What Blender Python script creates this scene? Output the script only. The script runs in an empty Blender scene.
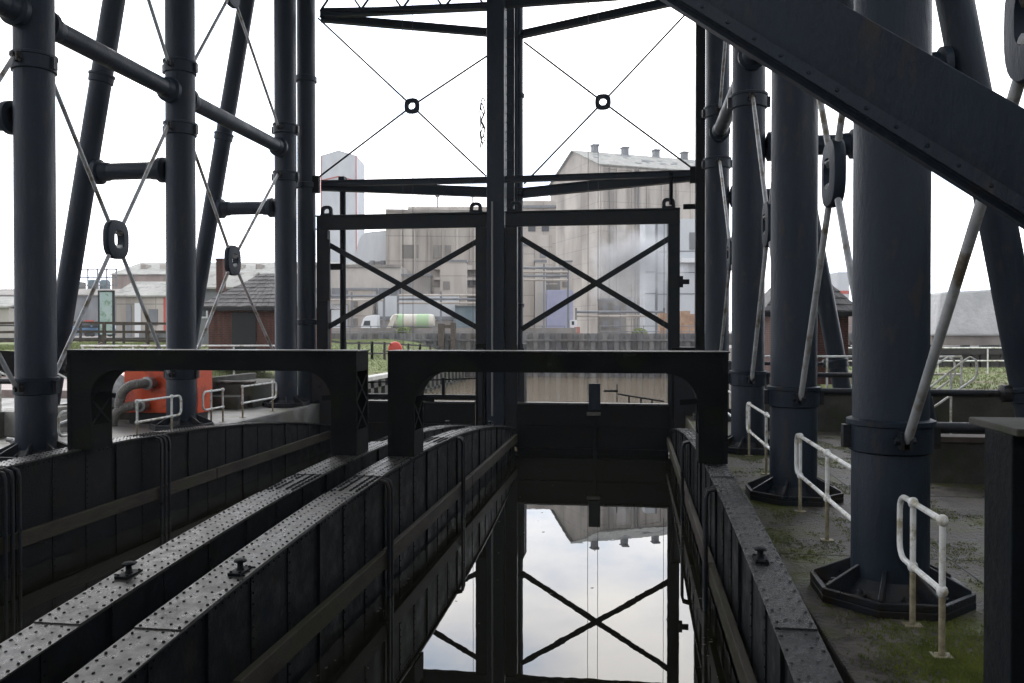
import bpy, bmesh, math, random
from mathutils import Vector, Matrix
R = math.radians; PI = math.pi
random.seed(7)
scene = bpy.context.scene
col = scene.collection
# ------------------------------------------------------------------ camera, sky, sun, exposure
H = 3.87; F = 826.0; YAW = R(8.27); PIT = R(-0.66)
cd = bpy.data.cameras.new('camera'); cam = bpy.data.objects.new('camera', cd); col.objects.link(cam)
cam.location = (0, 0, H); cam.rotation_euler = (R(90) + PIT, 0, YAW)
cd.sensor_width = 36; cd.lens = F / 1024 * 36; cd.clip_end = 6000; cd.clip_start = 0.05
scene.camera = cam
w = bpy.data.worlds.new('World'); scene.world = w; w.use_nodes = True
SUN_EL, SUN_AZ = 32.0, -35.0        # azimuth from +Y (ahead), negative = left
def world():
    nt = w.node_tree; N = nt.nodes; L = nt.links; N.clear()
    out = N.new('ShaderNodeOutputWorld'); bg = N.new('ShaderNodeBackground'); bg.inputs[1].default_value = 0.12
    sky = N.new('ShaderNodeTexSky'); sky.sky_type = 'NISHITA'; sky.sun_disc = False
    sky.sun_elevation = R(SUN_EL); sky.sun_rotation = R(SUN_AZ); sky.air_density = 1.5; sky.dust_density = 4
    tc = N.new('ShaderNodeTexCoord'); sep = N.new('ShaderNodeSeparateXYZ'); L.new(tc.outputs['Generated'], sep.inputs[0])
    zz = N.new('ShaderNodeMath'); zz.operation = 'MAXIMUM'; L.new(sep.outputs[2], zz.inputs[0]); zz.inputs[1].default_value = 0.0
    za = N.new('ShaderNodeMath'); za.operation = 'ADD'; L.new(zz.outputs[0], za.inputs[0]); za.inputs[1].default_value = 0.16
    dv = N.new('ShaderNodeVectorMath'); dv.operation = 'DIVIDE'
    cb = N.new('ShaderNodeCombineXYZ')
    for k in range(3): L.new(za.outputs[0], cb.inputs[k])
    L.new(tc.outputs['Generated'], dv.inputs[0]); L.new(cb.outputs[0], dv.inputs[1])
    n1 = N.new('ShaderNodeTexNoise'); n1.inputs['Scale'].default_value = 1.9; n1.inputs['Detail'].default_value = 7; n1.inputs['Roughness'].default_value = 0.55
    L.new(dv.outputs[0], n1.inputs['Vector'])
    r1 = N.new('ShaderNodeValToRGB'); L.new(n1.outputs['Fac'], r1.inputs[0])
    e = r1.color_ramp.elements
    e[0].position = 0.36; e[0].color = (0.50, 0.60, 0.74, 1); e[1].position = 0.66; e[1].color = (1, 0.97, 0.93, 1)
    m = e.new(0.5); m.color = (0.78, 0.79, 0.83, 1)
    sc = N.new('ShaderNodeVectorMath'); sc.operation = 'SCALE'; sc.inputs['Scale'].default_value = 62.0
    L.new(r1.outputs[0], sc.inputs[0])
    mx = N.new('ShaderNodeMix'); mx.data_type = 'RGBA'; mx.inputs[0].default_value = 0.93
    L.new(sky.outputs[0], mx.inputs[6]); L.new(sc.outputs[0], mx.inputs[7])
    # overcast sky is brightest towards the veiled sun (ahead) and dimmer behind
    mr = N.new('ShaderNodeMapRange'); L.new(sep.outputs[1], mr.inputs[0]); mr.inputs[1].default_value = -0.4; mr.inputs[2].default_value = 0.75
    mr.inputs[3].default_value = 0.55; mr.inputs[4].default_value = 1.0
    s2 = N.new('ShaderNodeVectorMath'); s2.operation = 'SCALE'; L.new(mx.outputs[2], s2.inputs[0]); L.new(mr.outputs[0], s2.inputs['Scale'])
    L.new(s2.outputs[0], bg.inputs[0]); L.new(bg.outputs[0], out.inputs[0])
world()
sl = bpy.data.lights.new('sun', 'SUN'); sl.energy = 1.2; sl.angle = R(20); sl.color = (1, 0.96, 0.9)
so = bpy.data.objects.new('sun', sl); col.objects.link(so)
d = Vector((math.sin(R(SUN_AZ)) * math.cos(R(SUN_EL)), math.cos(R(SUN_AZ)) * math.cos(R(SUN_EL)), math.sin(R(SUN_EL))))
so.rotation_euler = d.to_track_quat('Z', 'Y').to_euler()
scene.view_settings.view_transform = 'Standard'; scene.view_settings.look = 'None'
scene.view_settings.exposure = -0.85; scene.view_settings.gamma = 1.0

# ------------------------------------------------------------------ helpers
fw = Vector((-math.sin(YAW) * math.cos(PIT), math.cos(YAW) * math.cos(PIT), math.sin(PIT)))
rt = Vector((math.cos(YAW), math.sin(YAW), 0)); upv = rt.cross(fw)
def ray(px, py): return fw + rt * ((px - 512) / F) - upv * ((py - 341.5) / F)
def at(px, py, Y): d = ray(px, py); return Vector((0, 0, H)) + d * (Y / d.y)
def atx(px, py, X): d = ray(px, py); return Vector((0, 0, H)) + d * (X / d.x)
def atz(px, py, Z): d = ray(px, py); return Vector((0, 0, H)) + d * ((Z - H) / d.z)

class B:
    def __init__(s): s.v = []; s.f = []
    def add(s, vs, fs):
        n = len(s.v); s.v += [tuple(p) for p in vs]; s.f += [tuple(i + n for i in q) for q in fs]; return s
    def hexa(s, P): return s.add(P, [(0, 3, 2, 1), (4, 5, 6, 7), (0, 1, 5, 4), (1, 2, 6, 5), (2, 3, 7, 6), (3, 0, 4, 7)])
    def box(s, x0, x1, y0, y1, z0, z1):
        if x0 > x1: x0, x1 = x1, x0
        if y0 > y1: y0, y1 = y1, y0
        if z0 > z1: z0, z1 = z1, z0
        return s.hexa([(x0, y0, z0), (x1, y0, z0), (x1, y1, z0), (x0, y1, z0), (x0, y0, z1), (x1, y0, z1), (x1, y1, z1), (x0, y1, z1)])
    def bar(s, p, q, w_, h_, upd=(0, 0, 1)):
        p = Vector(p); q = Vector(q); a = (q - p).normalized(); u = Vector(upd)
        if abs(a.dot(u)) > 0.98: u = Vector((0, 1, 0))
        x = a.cross(u).normalized() * w_ / 2; z = x.cross(a).normalized() * h_ / 2
        return s.hexa([p - x - z, p + x - z, q + x - z, q - x - z, p - x + z, p + x + z, q + x + z, q - x + z])
    def tube(s, p, q, r, n=12, r2=None, caps=True):
        p = Vector(p); q = Vector(q); a = (q - p).normalized(); u = Vector((0, 0, 1)) if abs(a.z) < 0.9 else Vector((1, 0, 0))
        x = a.cross(u).normalized(); y = a.cross(x); r2 = r if r2 is None else r2
        vs = []
        for c, rr in ((p, r), (q, r2)):
            vs += [c + (x * math.cos(2 * PI * k / n) + y * math.sin(2 * PI * k / n)) * rr for k in range(n)]
        fs = [(k, (k + 1) % n, n + (k + 1) % n, n + k) for k in range(n)]
        if caps: fs += [tuple(range(n - 1, -1, -1)), tuple(range(n, 2 * n))]
        return s.add(vs, fs)
    def path(s, pts, r, n=8):
        pts = [Vector(p) for p in pts]; vs = []; fs = []; x = None
        for i, p in enumerate(pts):
            a = (pts[min(i + 1, len(pts) - 1)] - pts[max(i - 1, 0)]).normalized()
            if x is None: x = a.orthogonal().normalized()
            else: x = (x - a * x.dot(a)).normalized()
            y = a.cross(x)
            vs += [p + (x * math.cos(2 * PI * k / n) + y * math.sin(2 * PI * k / n)) * r for k in range(n)]
            if i: fs += [((i - 1) * n + k, (i - 1) * n + (k + 1) % n, i * n + (k + 1) % n, i * n + k) for k in range(n)]
        m = len(pts) - 1
        fs += [tuple(range(n - 1, -1, -1)), tuple(m * n + k for k in range(n))]
        return s.add(vs, fs)
    def lathe(s, c, prof, n=24, ax=(0, 0, 1)):
        a = Vector(ax).normalized(); u = Vector((1, 0, 0)) if abs(a.x) < 0.9 else Vector((0, 1, 0))
        x = (u - a * u.dot(a)).normalized(); y = a.cross(x); c = Vector(c); vs = []; fs = []
        for (r, h) in prof: vs += [c + a * h + (x * math.cos(2 * PI * k / n) + y * math.sin(2 * PI * k / n)) * r for k in range(n)]
        for i in range(len(prof) - 1): fs += [(i * n + k, i * n + (k + 1) % n, (i + 1) * n + (k + 1) % n, (i + 1) * n + k) for k in range(n)]
        fs += [tuple(range(n - 1, -1, -1)), tuple((len(prof) - 1) * n + k for k in range(n))]
        return s.add(vs, fs)
    def prism(s, pts, ext):       # pts: 3d outline, ext: extrusion vector
        e = Vector(ext); n = len(pts); vs = [Vector(p) for p in pts] + [Vector(p) + e for p in pts]
        return s.add(vs, [tuple(range(n - 1, -1, -1)), tuple(range(n, 2 * n))] + [(k, (k + 1) % n, n + (k + 1) % n, n + k) for k in range(n)])
    def dome(s, c, r, h=None, ax='z', sg=1, n=6):
        h = h or r * 0.6; c = Vector(c)
        if ax == 'z': X, Y, Z = Vector((1, 0, 0)), Vector((0, 1, 0)), Vector((0, 0, sg))
        elif ax == 'x': X, Y, Z = Vector((0, 1, 0)), Vector((0, 0, 1)), Vector((sg, 0, 0))
        else: X, Y, Z = Vector((1, 0, 0)), Vector((0, 0, 1)), Vector((0, sg, 0))
        vs = [c + (X * math.cos(2 * PI * k / n) + Y * math.sin(2 * PI * k / n)) * r for k in range(n)]
        vs += [c + (X * math.cos(2 * PI * k / n) + Y * math.sin(2 * PI * k / n)) * r * 0.65 + Z * h for k in range(n)]
        return s.add(vs, [(k, (k + 1) % n, n + (k + 1) % n, n + k) for k in range(n)] + [tuple(range(n, 2 * n))])
    def build(s, name, m, parent=None, smooth=False, bevel=0):
        off = Vector((0, 0, 0)); p = parent
        while p: off += p.location; p = p.parent
        me = bpy.data.meshes.new(name); me.from_pydata([tuple(Vector(v) - off) for v in s.v], [], s.f)
        bm = bmesh.new(); bm.from_mesh(me); bmesh.ops.recalc_face_normals(bm, faces=bm.faces); bm.to_mesh(me); bm.free()
        me.materials.append(m); o = bpy.data.objects.new(name, me); col.objects.link(o)
        if smooth:
            me.polygons.foreach_set('use_smooth', [True] * len(me.polygons))
            me.set_sharp_from_angle(angle=R(40))
        if bevel:
            md = o.modifiers.new('bevel', 'BEVEL'); md.width = bevel; md.segments = 2; md.limit_method = 'ANGLE'
        if parent: o.parent = parent
        return o
def thing(name, label, cat, loc=(0, 0, 0), group=None):
    o = bpy.data.objects.new(name, None); col.objects.link(o); o.location = loc; o.empty_display_size = 0.2
    return tag(o, label, cat, group)
def tag(o, label, cat, group=None, kind=None):
    if label: o['label'] = label
    if cat: o['category'] = cat
    if group: o['group'] = group
    if kind: o['kind'] = kind
    return o
def struct(o): o['kind'] = 'structure'; return o
def copy_tree(o, loc=None, label=None, parent=None):
    c = o.copy(); col.objects.link(c)
    if parent: c.parent = parent
    if loc is not None: c.location = loc
    if label: c['label'] = label
    for ch in list(o.children): copy_tree(ch, None, None, c)
    return c

# ------------------------------------------------------------------ materials
def mat(name, c, rough=0.6, c2=None, scale=4.0, bump=0.0, bscale=30.0, metal=0.0, spec=0.5, c3=None, s3=1.5, lo=0.4, hi=0.62, lo3=0.5, hi3=0.62, stretch=None, rvar=0.0, bdist=0.02):
    m = bpy.data.materials.new(name); m.use_nodes = True; nt = m.node_tree; N = nt.nodes; L = nt.links
    b = N['Principled BSDF']; b.inputs['Base Color'].default_value = (*c, 1); b.inputs['Roughness'].default_value = rough
    b.inputs['Metallic'].default_value = metal; b.inputs['Specular IOR Level'].default_value = spec
    tc = N.new('ShaderNodeTexCoord'); geo = N.new('ShaderNodeNewGeometry'); mp = N.new('ShaderNodeMapping'); L.new(geo.outputs['Position'], mp.inputs[0])
    if stretch: mp.inputs['Scale'].default_value = stretch
    src = None
    def noise(s, d=6): n = N.new('ShaderNodeTexNoise'); n.inputs['Scale'].default_value = s; n.inputs['Detail'].default_value = d; n.inputs['Roughness'].default_value = 0.65; L.new(mp.outputs[0], n.inputs['Vector']); return n
    if c2:
        n = noise(scale); r = N.new('ShaderNodeValToRGB'); L.new(n.outputs[0], r.inputs[0])
        r.color_ramp.elements[0].position = lo; r.color_ramp.elements[0].color = (*c, 1)
        r.color_ramp.elements[1].position = hi; r.color_ramp.elements[1].color = (*c2, 1); src = r.outputs[0]
        if c3:
            n2 = noise(s3); r2 = N.new('ShaderNodeValToRGB'); L.new(n2.outputs[0], r2.inputs[0])
            r2.color_ramp.elements[0].position = lo3; r2.color_ramp.elements[1].position = hi3
            mx = N.new('ShaderNodeMix'); mx.data_type = 'RGBA'; L.new(r2.outputs[0], mx.inputs[0]); L.new(src, mx.inputs[6]); mx.inputs[7].default_value = (*c3, 1); src = mx.outputs[2]
        L.new(src, b.inputs['Base Color'])
        if rvar:
            mr = N.new('ShaderNodeMapRange'); L.new(n.outputs[0], mr.inputs[0]); mr.inputs[1].default_value = 0.35; mr.inputs[2].default_value = 0.65
            mr.inputs[3].default_value = max(0.05, rough - rvar); mr.inputs[4].default_value = rough + rvar; L.new(mr.outputs[0], b.inputs['Roughness'])
    if bump:
        nb = noise(bscale, 8); bp = N.new('ShaderNodeBump'); bp.inputs['Strength'].default_value = bump; bp.inputs['Distance'].default_value = bdist
        L.new(nb.outputs[0], bp.inputs['Height']); L.new(bp.outputs[0], b.inputs['Normal'])
    return m
def brickmat(name, c1, c2, mo, bw, bh, axis='xz', rough=0.85, off=0.5, ms=0.012, dirt=None, bump=0.3):
    m = bpy.data.materials.new(name); m.use_nodes = True; nt = m.node_tree; N = nt.nodes; L = nt.links; b = N['Principled BSDF']
    b.inputs['Roughness'].default_value = rough
    geo = N.new('ShaderNodeTexCoord'); sp = N.new('ShaderNodeSeparateXYZ'); L.new(geo.outputs['Object'], sp.inputs[0])
    cb = N.new('ShaderNodeCombineXYZ')
    ad = N.new('ShaderNodeMath'); ad.operation = 'ADD'; L.new(sp.outputs[0], ad.inputs[0]); L.new(sp.outputs[1], ad.inputs[1])
    L.new(ad.outputs[0], cb.inputs[0]); L.new(sp.outputs[2], cb.inputs[1])
    t = N.new('ShaderNodeTexBrick'); L.new(cb.outputs[0], t.inputs[0]); t.inputs['Scale'].default_value = 1; t.inputs['Brick Width'].default_value = bw; t.inputs['Row Height'].default_value = bh
    t.inputs['Mortar Size'].default_value = ms; t.offset = off; t.inputs['Color1'].default_value = (*c1, 1); t.inputs['Color2'].default_value = (*c2, 1); t.inputs['Mortar'].default_value = (*mo, 1)
    n = N.new('ShaderNodeTexNoise'); n.inputs['Scale'].default_value = 1.3 / max(bw, .2); n.inputs['Detail'].default_value = 8; L.new(cb.outputs[0], n.inputs['Vector'])
    mp2 = N.new('ShaderNodeMapping'); mp2.inputs['Scale'].default_value = (1, 0.18, 1); L.new(cb.outputs[0], mp2.inputs[0]); L.new(mp2.outputs[0], n.inputs['Vector'])
    mr = N.new('ShaderNodeMapRange'); L.new(n.outputs[0], mr.inputs[0]); mr.inputs[1].default_value = 0.35; mr.inputs[2].default_value = 0.62
    mx = N.new('ShaderNodeMix'); mx.data_type = 'RGBA'; L.new(mr.outputs[0], mx.inputs[0]); L.new(t.outputs[0], mx.inputs[7])
    mu = N.new('ShaderNodeMix'); mu.data_type = 'RGBA'; mu.blend_type = 'MULTIPLY'; mu.inputs[0].default_value = 1; L.new(t.outputs[0], mu.inputs[6]); mu.inputs[7].default_value = (*(dirt or (0.55, 0.52, 0.5)), 1)
    L.new(mu.outputs[2], mx.inputs[6]); L.new(mx.outputs[2], b.inputs['Base Color'])
    bp = N.new('ShaderNodeBump'); bp.inputs['Strength'].default_value = bump; bp.inputs['Distance'].default_value = 0.01; L.new(t.outputs['Fac'], bp.inputs['Height']); bp.invert = True; L.new(bp.outputs[0], b.inputs['Normal'])
    return m
M = {}
M['iron'] = mat('painted_iron', (0.0100, 0.0172, 0.0280), 0.48, (0.0155, 0.0245, 0.0380), 2.2, 0.8, 20, spec=0.22, rvar=0.1, bdist=0.012, c3=(0.036, 0.029, 0.024), s3=5.5, lo3=0.58, hi3=0.72, stretch=(1, 1, 0.35))
M['iron_worn'] = mat('weathered_iron', (0.009, 0.013, 0.018), 0.4, (0.016, 0.02, 0.026), 3, 0.5, 26, c3=(0.022, 0.015, 0.010), s3=2.4, rvar=0.15, spec=0.3)
M['black'] = mat('black_steel', (0.003, 0.0047, 0.0065), 0.6, (0.006, 0.009, 0.0115), 3.5, 0.35, 24, c3=(0.007, 0.0065, 0.005), s3=1.8, rvar=0.15, spec=0.12)
M['top'] = mat('wet_riveted_plate', (0.032, 0.030, 0.028), 0.36, (0.05, 0.048, 0.044), 7, 0.25, 60, c3=(0.03, 0.028, 0.022), s3=1.2, rvar=0.14)
M['topwet'] = mat('rippled_tar_coated_plate', (0.012, 0.013, 0.014), 0.22, (0.022, 0.023, 0.024), 9, 1.0, 36, rvar=0.1, bdist=0.03, spec=0.4)
M['gate'] = mat('grey_black_gate_steel', (0.010, 0.0145, 0.019), 0.55, (0.017, 0.022, 0.028), 3.0, 0.4, 22, c3=(0.02, 0.019, 0.016), s3=2.5, rvar=0.1, spec=0.2)
M['post'] = mat('mossy_black_steel', (0.003, 0.0045, 0.006), 0.75, (0.006, 0.008, 0.0085), 2.5, 0.3, 20, c3=(0.008, 0.010, 0.005), s3=1.6, spec=0.1)
M['timber'] = mat('algae_timber', (0.028, 0.022, 0.017), 0.7, (0.055, 0.045, 0.034), 3, 0.6, 22, c3=(0.035, 0.036, 0.018), s3=1.5, stretch=(1, 0.25, 1), spec=0.2)
M['rod'] = mat('grey_tie_rod', (0.34, 0.35, 0.36), 0.4, (0.5, 0.5, 0.5), 6, c3=(0.16, 0.13, 0.09), s3=3, metal=0.0)
M['rust'] = mat('rusty_fitting', (0.09, 0.035, 0.015), 0.8, (0.04, 0.03, 0.025), 20, 0.4, 60)
M['rail'] = mat('white_rail_paint', (0.72, 0.72, 0.69), 0.35, (0.85, 0.85, 0.83), 8, 0.15, 60, c3=(0.40, 0.36, 0.25), s3=5)
M['railpost'] = mat('stained_rail_post', (0.20, 0.17, 0.11), 0.6, (0.34, 0.30, 0.20), 14, 0.3, 60)
M['conc'] = mat('wet_mossy_concrete', (0.035, 0.029, 0.023), 0.48, (0.13, 0.115, 0.10), 2.6, 1.0, 16, c3=(0.075, 0.085, 0.012), s3=0.8, rvar=0.22, bdist=0.05, spec=0.22, lo=0.44, hi=0.58)
M['conc2'] = mat('pale_wet_concrete', (0.07, 0.066, 0.06), 0.5, (0.15, 0.145, 0.135), 1.2, 0.5, 20, rvar=0.2, c3=(0.09, 0.09, 0.06), s3=0.7)
M['wall'] = mat('mossy_wall', (0.035, 0.034, 0.028), 0.8, (0.07, 0.067, 0.054), 1.4, 0.5, 9, c3=(0.03, 0.036, 0.012), s3=0.9)
M['cope'] = mat('pale_stone_coping', (0.34, 0.33, 0.30), 0.7, (0.5, 0.49, 0.45), 1.5, 0.3, 9)
M['grass'] = mat('grass', (0.115, 0.15, 0.045), 0.9, (0.19, 0.21, 0.08), 0.9, 0.8, 6, c3=(0.13, 0.11, 0.055), s3=0.35, bdist=0.15)
M['blades'] = mat('grass_blades', (0.13, 0.17, 0.05), 0.8, (0.22, 0.235, 0.10), 2.0)
M['moss'] = mat('moss_clumps', (0.085, 0.115, 0.014), 0.9, (0.17, 0.20, 0.035), 2.0)
M['gravel'] = mat('gravel_ground', (0.16, 0.14, 0.125), 0.85, (0.27, 0.24, 0.22), 0.5, 0.5, 6)
M['bed'] = mat('muddy_ground', (0.05, 0.045, 0.035), 0.9, (0.08, 0.07, 0.05), 0.3)
M['paving'] = mat('pink_brick_paving', (0.24, 0.18, 0.16), 0.6, (0.36, 0.29, 0.26), 1.5, 0.3, 14)
M['red'] = mat('orange_red_enamel', (0.75, 0.085, 0.02), 0.35, (0.8, 0.12, 0.035), 4, 0.1, 30, c3=(0.42, 0.05, 0.02), s3=2)
M['hose'] = mat('ribbed_grey_hose', (0.17, 0.16, 0.145), 0.6, (0.25, 0.24, 0.22), 12, 0.5, 60)
M['steelm'] = mat('galvanised_metal', (0.28, 0.28, 0.28), 0.35, (0.4, 0.4, 0.4), 8, metal=0.6)
M['brick'] = brickmat('red_brick', (0.16, 0.045, 0.032), (0.11, 0.035, 0.028), (0.12, 0.10, 0.085), 0.225, 0.075)
M['slate'] = brickmat('stone_slates', (0.105, 0.098, 0.092), (0.15, 0.14, 0.13), (0.03, 0.03, 0.03), 0.42, 0.22, ms=0.02, bump=1.0)
M['dark'] = mat('dark_opening', (0.008, 0.009, 0.011), 0.6)
M['blackwood'] = mat('black_stained_wood', (0.022, 0.02, 0.018), 0.7, (0.04, 0.036, 0.032), 4)
M['brownwood'] = mat('weathered_fence_wood', (0.055, 0.04, 0.03), 0.8, (0.09, 0.07, 0.055), 4)
M['scrap'] = mat('rusted_scrap', (0.07, 0.035, 0.025), 0.7, (0.14, 0.10, 0.09), 5)
def bgm(name, a, b_, s=0.25, c3=None, rough=0.85, st=(1, 1, 0.3)): return mat(name, a, rough, b_, s, c3=c3, s3=s * 2.2, stretch=st)
M['bconc'] = brickmat('stained_concrete_panels', (0.48, 0.435, 0.385), (0.44, 0.40, 0.355), (0.32, 0.295, 0.265), 4.6, 3.4, ms=0.07, dirt=(0.5, 0.48, 0.47), off=0.0, bump=0)
M['bconc_pale'] = brickmat('pale_concrete_panels', (0.50, 0.455, 0.41), (0.46, 0.42, 0.38), (0.34, 0.31, 0.28), 4, 2.5, ms=0.06, dirt=(0.68, 0.65, 0.62), off=0.0, bump=0)
M['bconc_dark'] = bgm('sooty_concrete', (0.16, 0.145, 0.13), (0.27, 0.245, 0.22), 0.3)
M['asb'] = bgm('pale_sheet_roof', (0.25, 0.245, 0.22), (0.33, 0.32, 0.29), 0.5, c3=(0.18, 0.175, 0.16))
M['metalp'] = bgm('blue_grey_cladding', (0.46, 0.475, 0.495), (0.52, 0.535, 0.55), 0.6)
M['metald'] = bgm('dark_cladding', (0.15, 0.155, 0.165), (0.21, 0.215, 0.225), 0.6)
M['teal'] = bgm('teal_grey_cladding', (0.13, 0.18, 0.20), (0.18, 0.22, 0.24), 0.5)
M['redtrim'] = mat('red_trim', (0.4, 0.07, 0.05), 0.6)
M['beige'] = bgm('beige_render', (0.37, 0.34, 0.31), (0.47, 0.43, 0.39), 0.35)
M['bbrick'] = bgm('brown_brickwork', (0.19, 0.145, 0.125), (0.27, 0.22, 0.19), 0.5)
M['lilac'] = mat('lilac_blue_tarpaulin', (0.33, 0.335, 0.46), 0.7, (0.38, 0.385, 0.50), 0.6)
M['tarp'] = mat('grey_tarpaulin', (0.38, 0.385, 0.385), 0.7, (0.46, 0.46, 0.46), 0.5, 0.6, 1.2, bdist=0.3)
M['glass'] = mat('window_glass', (0.02, 0.025, 0.03), 0.15)
M['white'] = mat('white_paint', (0.6, 0.61, 0.62), 0.4)
M['cream'] = mat('cream_tank_paint', (0.42, 0.40, 0.33), 0.4, (0.5, 0.47, 0.4), 1)
M['green'] = mat('green_paint', (0.30, 0.42, 0.24), 0.5)
M['blue'] = mat('blue_paint', (0.10, 0.22, 0.38), 0.4)
M['orange'] = mat('orange_brick_stock', (0.27, 0.16, 0.10), 0.8, (0.40, 0.26, 0.17), 1.2)
M['rubber'] = mat('rubber', (0.015, 0.015, 0.015), 0.8)
M['pile'] = mat('grey_sheet_piling', (0.09, 0.09, 0.095), 0.7, (0.17, 0.165, 0.16), 0.8, 0.3, 6, c3=(0.10, 0.085, 0.07), s3=0.5, stretch=(1, 1, 0.4))
M['reddark'] = mat('red_metal', (0.5, 0.05, 0.035), 0.5)
M['scrapred'] = mat('faded_red_paint', (0.28, 0.10, 0.07), 0.7, (0.34, 0.15, 0.11), 2)
M['board'] = mat('faded_map_panel', (0.30, 0.42, 0.42), 0.3, (0.42, 0.5, 0.48), 1.6, c3=(0.17, 0.28, 0.20), s3=3.2)
M['cable'] = mat('pale_cable', (0.25, 0.25, 0.24), 0.5)
M['chain'] = mat('dark_wire_rope', (0.05, 0.05, 0.05), 0.6)
def watermat(name, base, bs, strength, dist, ior, rough, stretch=(1, 1, 1)):
    m = bpy.data.materials.new(name); m.use_nodes = True; nt = m.node_tree; N = nt.nodes; L = nt.links; b = N['Principled BSDF']
    b.inputs['Base Color'].default_value = (*base, 1); b.inputs['Roughness'].default_value = rough; b.inputs['IOR'].default_value = ior
    g = N.new('ShaderNodeNewGeometry'); mp = N.new('ShaderNodeMapping'); mp.inputs['Scale'].default_value = stretch; L.new(g.outputs['Position'], mp.inputs[0])
    n = N.new('ShaderNodeTexNoise'); n.inputs['Scale'].default_value = bs; n.inputs['Detail'].default_value = 3; L.new(mp.outputs[0], n.inputs['Vector'])
    bp = N.new('ShaderNodeBump'); bp.inputs['Strength'].default_value = strength; bp.inputs['Distance'].default_value = dist
    L.new(n.outputs[0], bp.inputs['Height']); L.new(bp.outputs[0], b.inputs['Normal'])
    return m
M['cwater'] = watermat('still_dark_water', (0.010, 0.010, 0.006), 1.4, 0.12, 0.004, 1.65, 0.0)
M['rwater'] = watermat('rippled_river_water', (0.13, 0.10, 0.065), 1.6, 0.6, 0.05, 1.45, 0.14, (0.35, 1, 1))

# ------------------------------------------------------------------ setting: ground, water, banks
def sheet(name, x0, x1, y0, y1, z, m, nx=1, ny=1, hf=None):
    b = B(); vs = []; fs = []
    for j in range(ny + 1):
        for i in range(nx + 1):
            x = x0 + (x1 - x0) * i / nx; y = y0 + (y1 - y0) * j / ny; vs.append((x, y, hf(x, y) if hf else z))
    for j in range(ny):
        for i in range(nx): a = j * (nx + 1) + i; fs.append((a, a + 1, a + nx + 2, a + nx + 1))
    b.add(vs, fs); o = b.build(name, m, smooth=bool(hf)); return struct(o)
sheet('ground', -3000, 3000, -3000, 3000, -3.0, M['bed'])
sheet('river_water', -300, 300, 26.6, 76, -0.02, M['rwater'])
sheet('basin_water', -60, 60, -12, 26.6, -0.35, M['cwater'])
# far bank land
struct(B().box(-1500, 1500, 72.4, 2800, -2.9, 3.35).build('far_bank', M['gravel']))
# left bank: quay, grass slope, lawn
QX = -13.3
def left_h(x, y):
    t = (QX - 0.6 - x) / 6.5; t = max(0, min(1, t)); t = t * t * (3 - 2 * t)
    return 1.5 + t * 1.65 + 0.05 * math.sin(x * 1.3 + y * 0.7)
sheet('grass_bank', -220, QX - 0.55, 27.2, 72.4, 0, M['grass'], 160, 60, left_h)
struct(B().box(QX - 0.6, QX, 27.2, 66, 1.35, 1.56).build('quay_coping', M['cope'], bevel=0.02))
# forecourt on the left, behind the deck
struct(B().box(-220, -13.2, 20.8, 27.2, -2.9, 2.25).build('forecourt', M['paving']))
struct(B().box(-220, -14.2, -30, 20.8, -2.9, 2.05).build('forecourt_lower', M['conc2']))
struct(B().box(-14.2, -10.12, -10, 27.2, -2.9, 1.5).box(-10.4, -10.12, -10, 27.2, 1.5, 1.53).build('left_quay_deck', M['conc2'], bevel=0.02))
struct(B().box(1.62, 9.5, -12, 27.2, -2.9, 1.3).build('right_quay_deck', M['conc'], bevel=0.03))
struct(B().box(9.5, 220, -30, 44, -2.9, 2.1).build('right_lawn', M['grass']))
struct(B().hexa([(6.2, 27.2, -2.9), (220, 27.2, -2.9), (220, 44, -2.9), (14, 44, -2.9), (6.2, 27.2, 2.05), (220, 27.2, 2.05), (220, 44, 2.05), (14, 44, 2.05)]).build('right_bank', M['grass']))
struct(B().hexa([(9.3, 22.5, 2.11), (30, 27.5, 2.11), (30, 29.0, 2.11), (9.3, 24.2, 2.11), (9.3, 22.5, 2.2), (30, 27.5, 2.2), (30, 29, 2.2), (9.3, 24.2, 2.2)]).build('path', M['cope']))
# quay wall with recessed bays on the left
b = B().box(QX - 0.6, QX - 0.25, 27.2, 66, -2.9, 1.35)
y = 27.3
while y < 65.5:
    b.box(QX - 0.25, QX - 0.02, y, y + 0.55, -2.9, 1.35); y += 1.25
b.box(QX - 0.25, QX - 0.02, 27.2, 66, 0.95, 1.35); b.box(QX - 0.25, QX - 0.02, 27.2, 66, -0.5, 0.15)
tag(b.build('quay_wall', M['wall']), 'grey quay wall with square recesses below the pale coping', 'wall')
# unseen abutment wall behind the camera, added to darken the foreground
tag(B().box(-22, 12, -9, -6, -2.9, 9.5).build('abutment_shade_wall', M['wall']), 'unseen masonry abutment wall behind the viewer, added to darken the foreground', 'wall')
tag(B().box(13.6, 14.4, -9, 27, -2.9, 10.5).box(13.4, 14.6, -9, 27.2, 10.5, 10.8).build('side_shade_wall', M['wall']), 'high unseen wall to the right, added to block side light', 'wall')  # out of view, added to hold back sky light from the right
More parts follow.
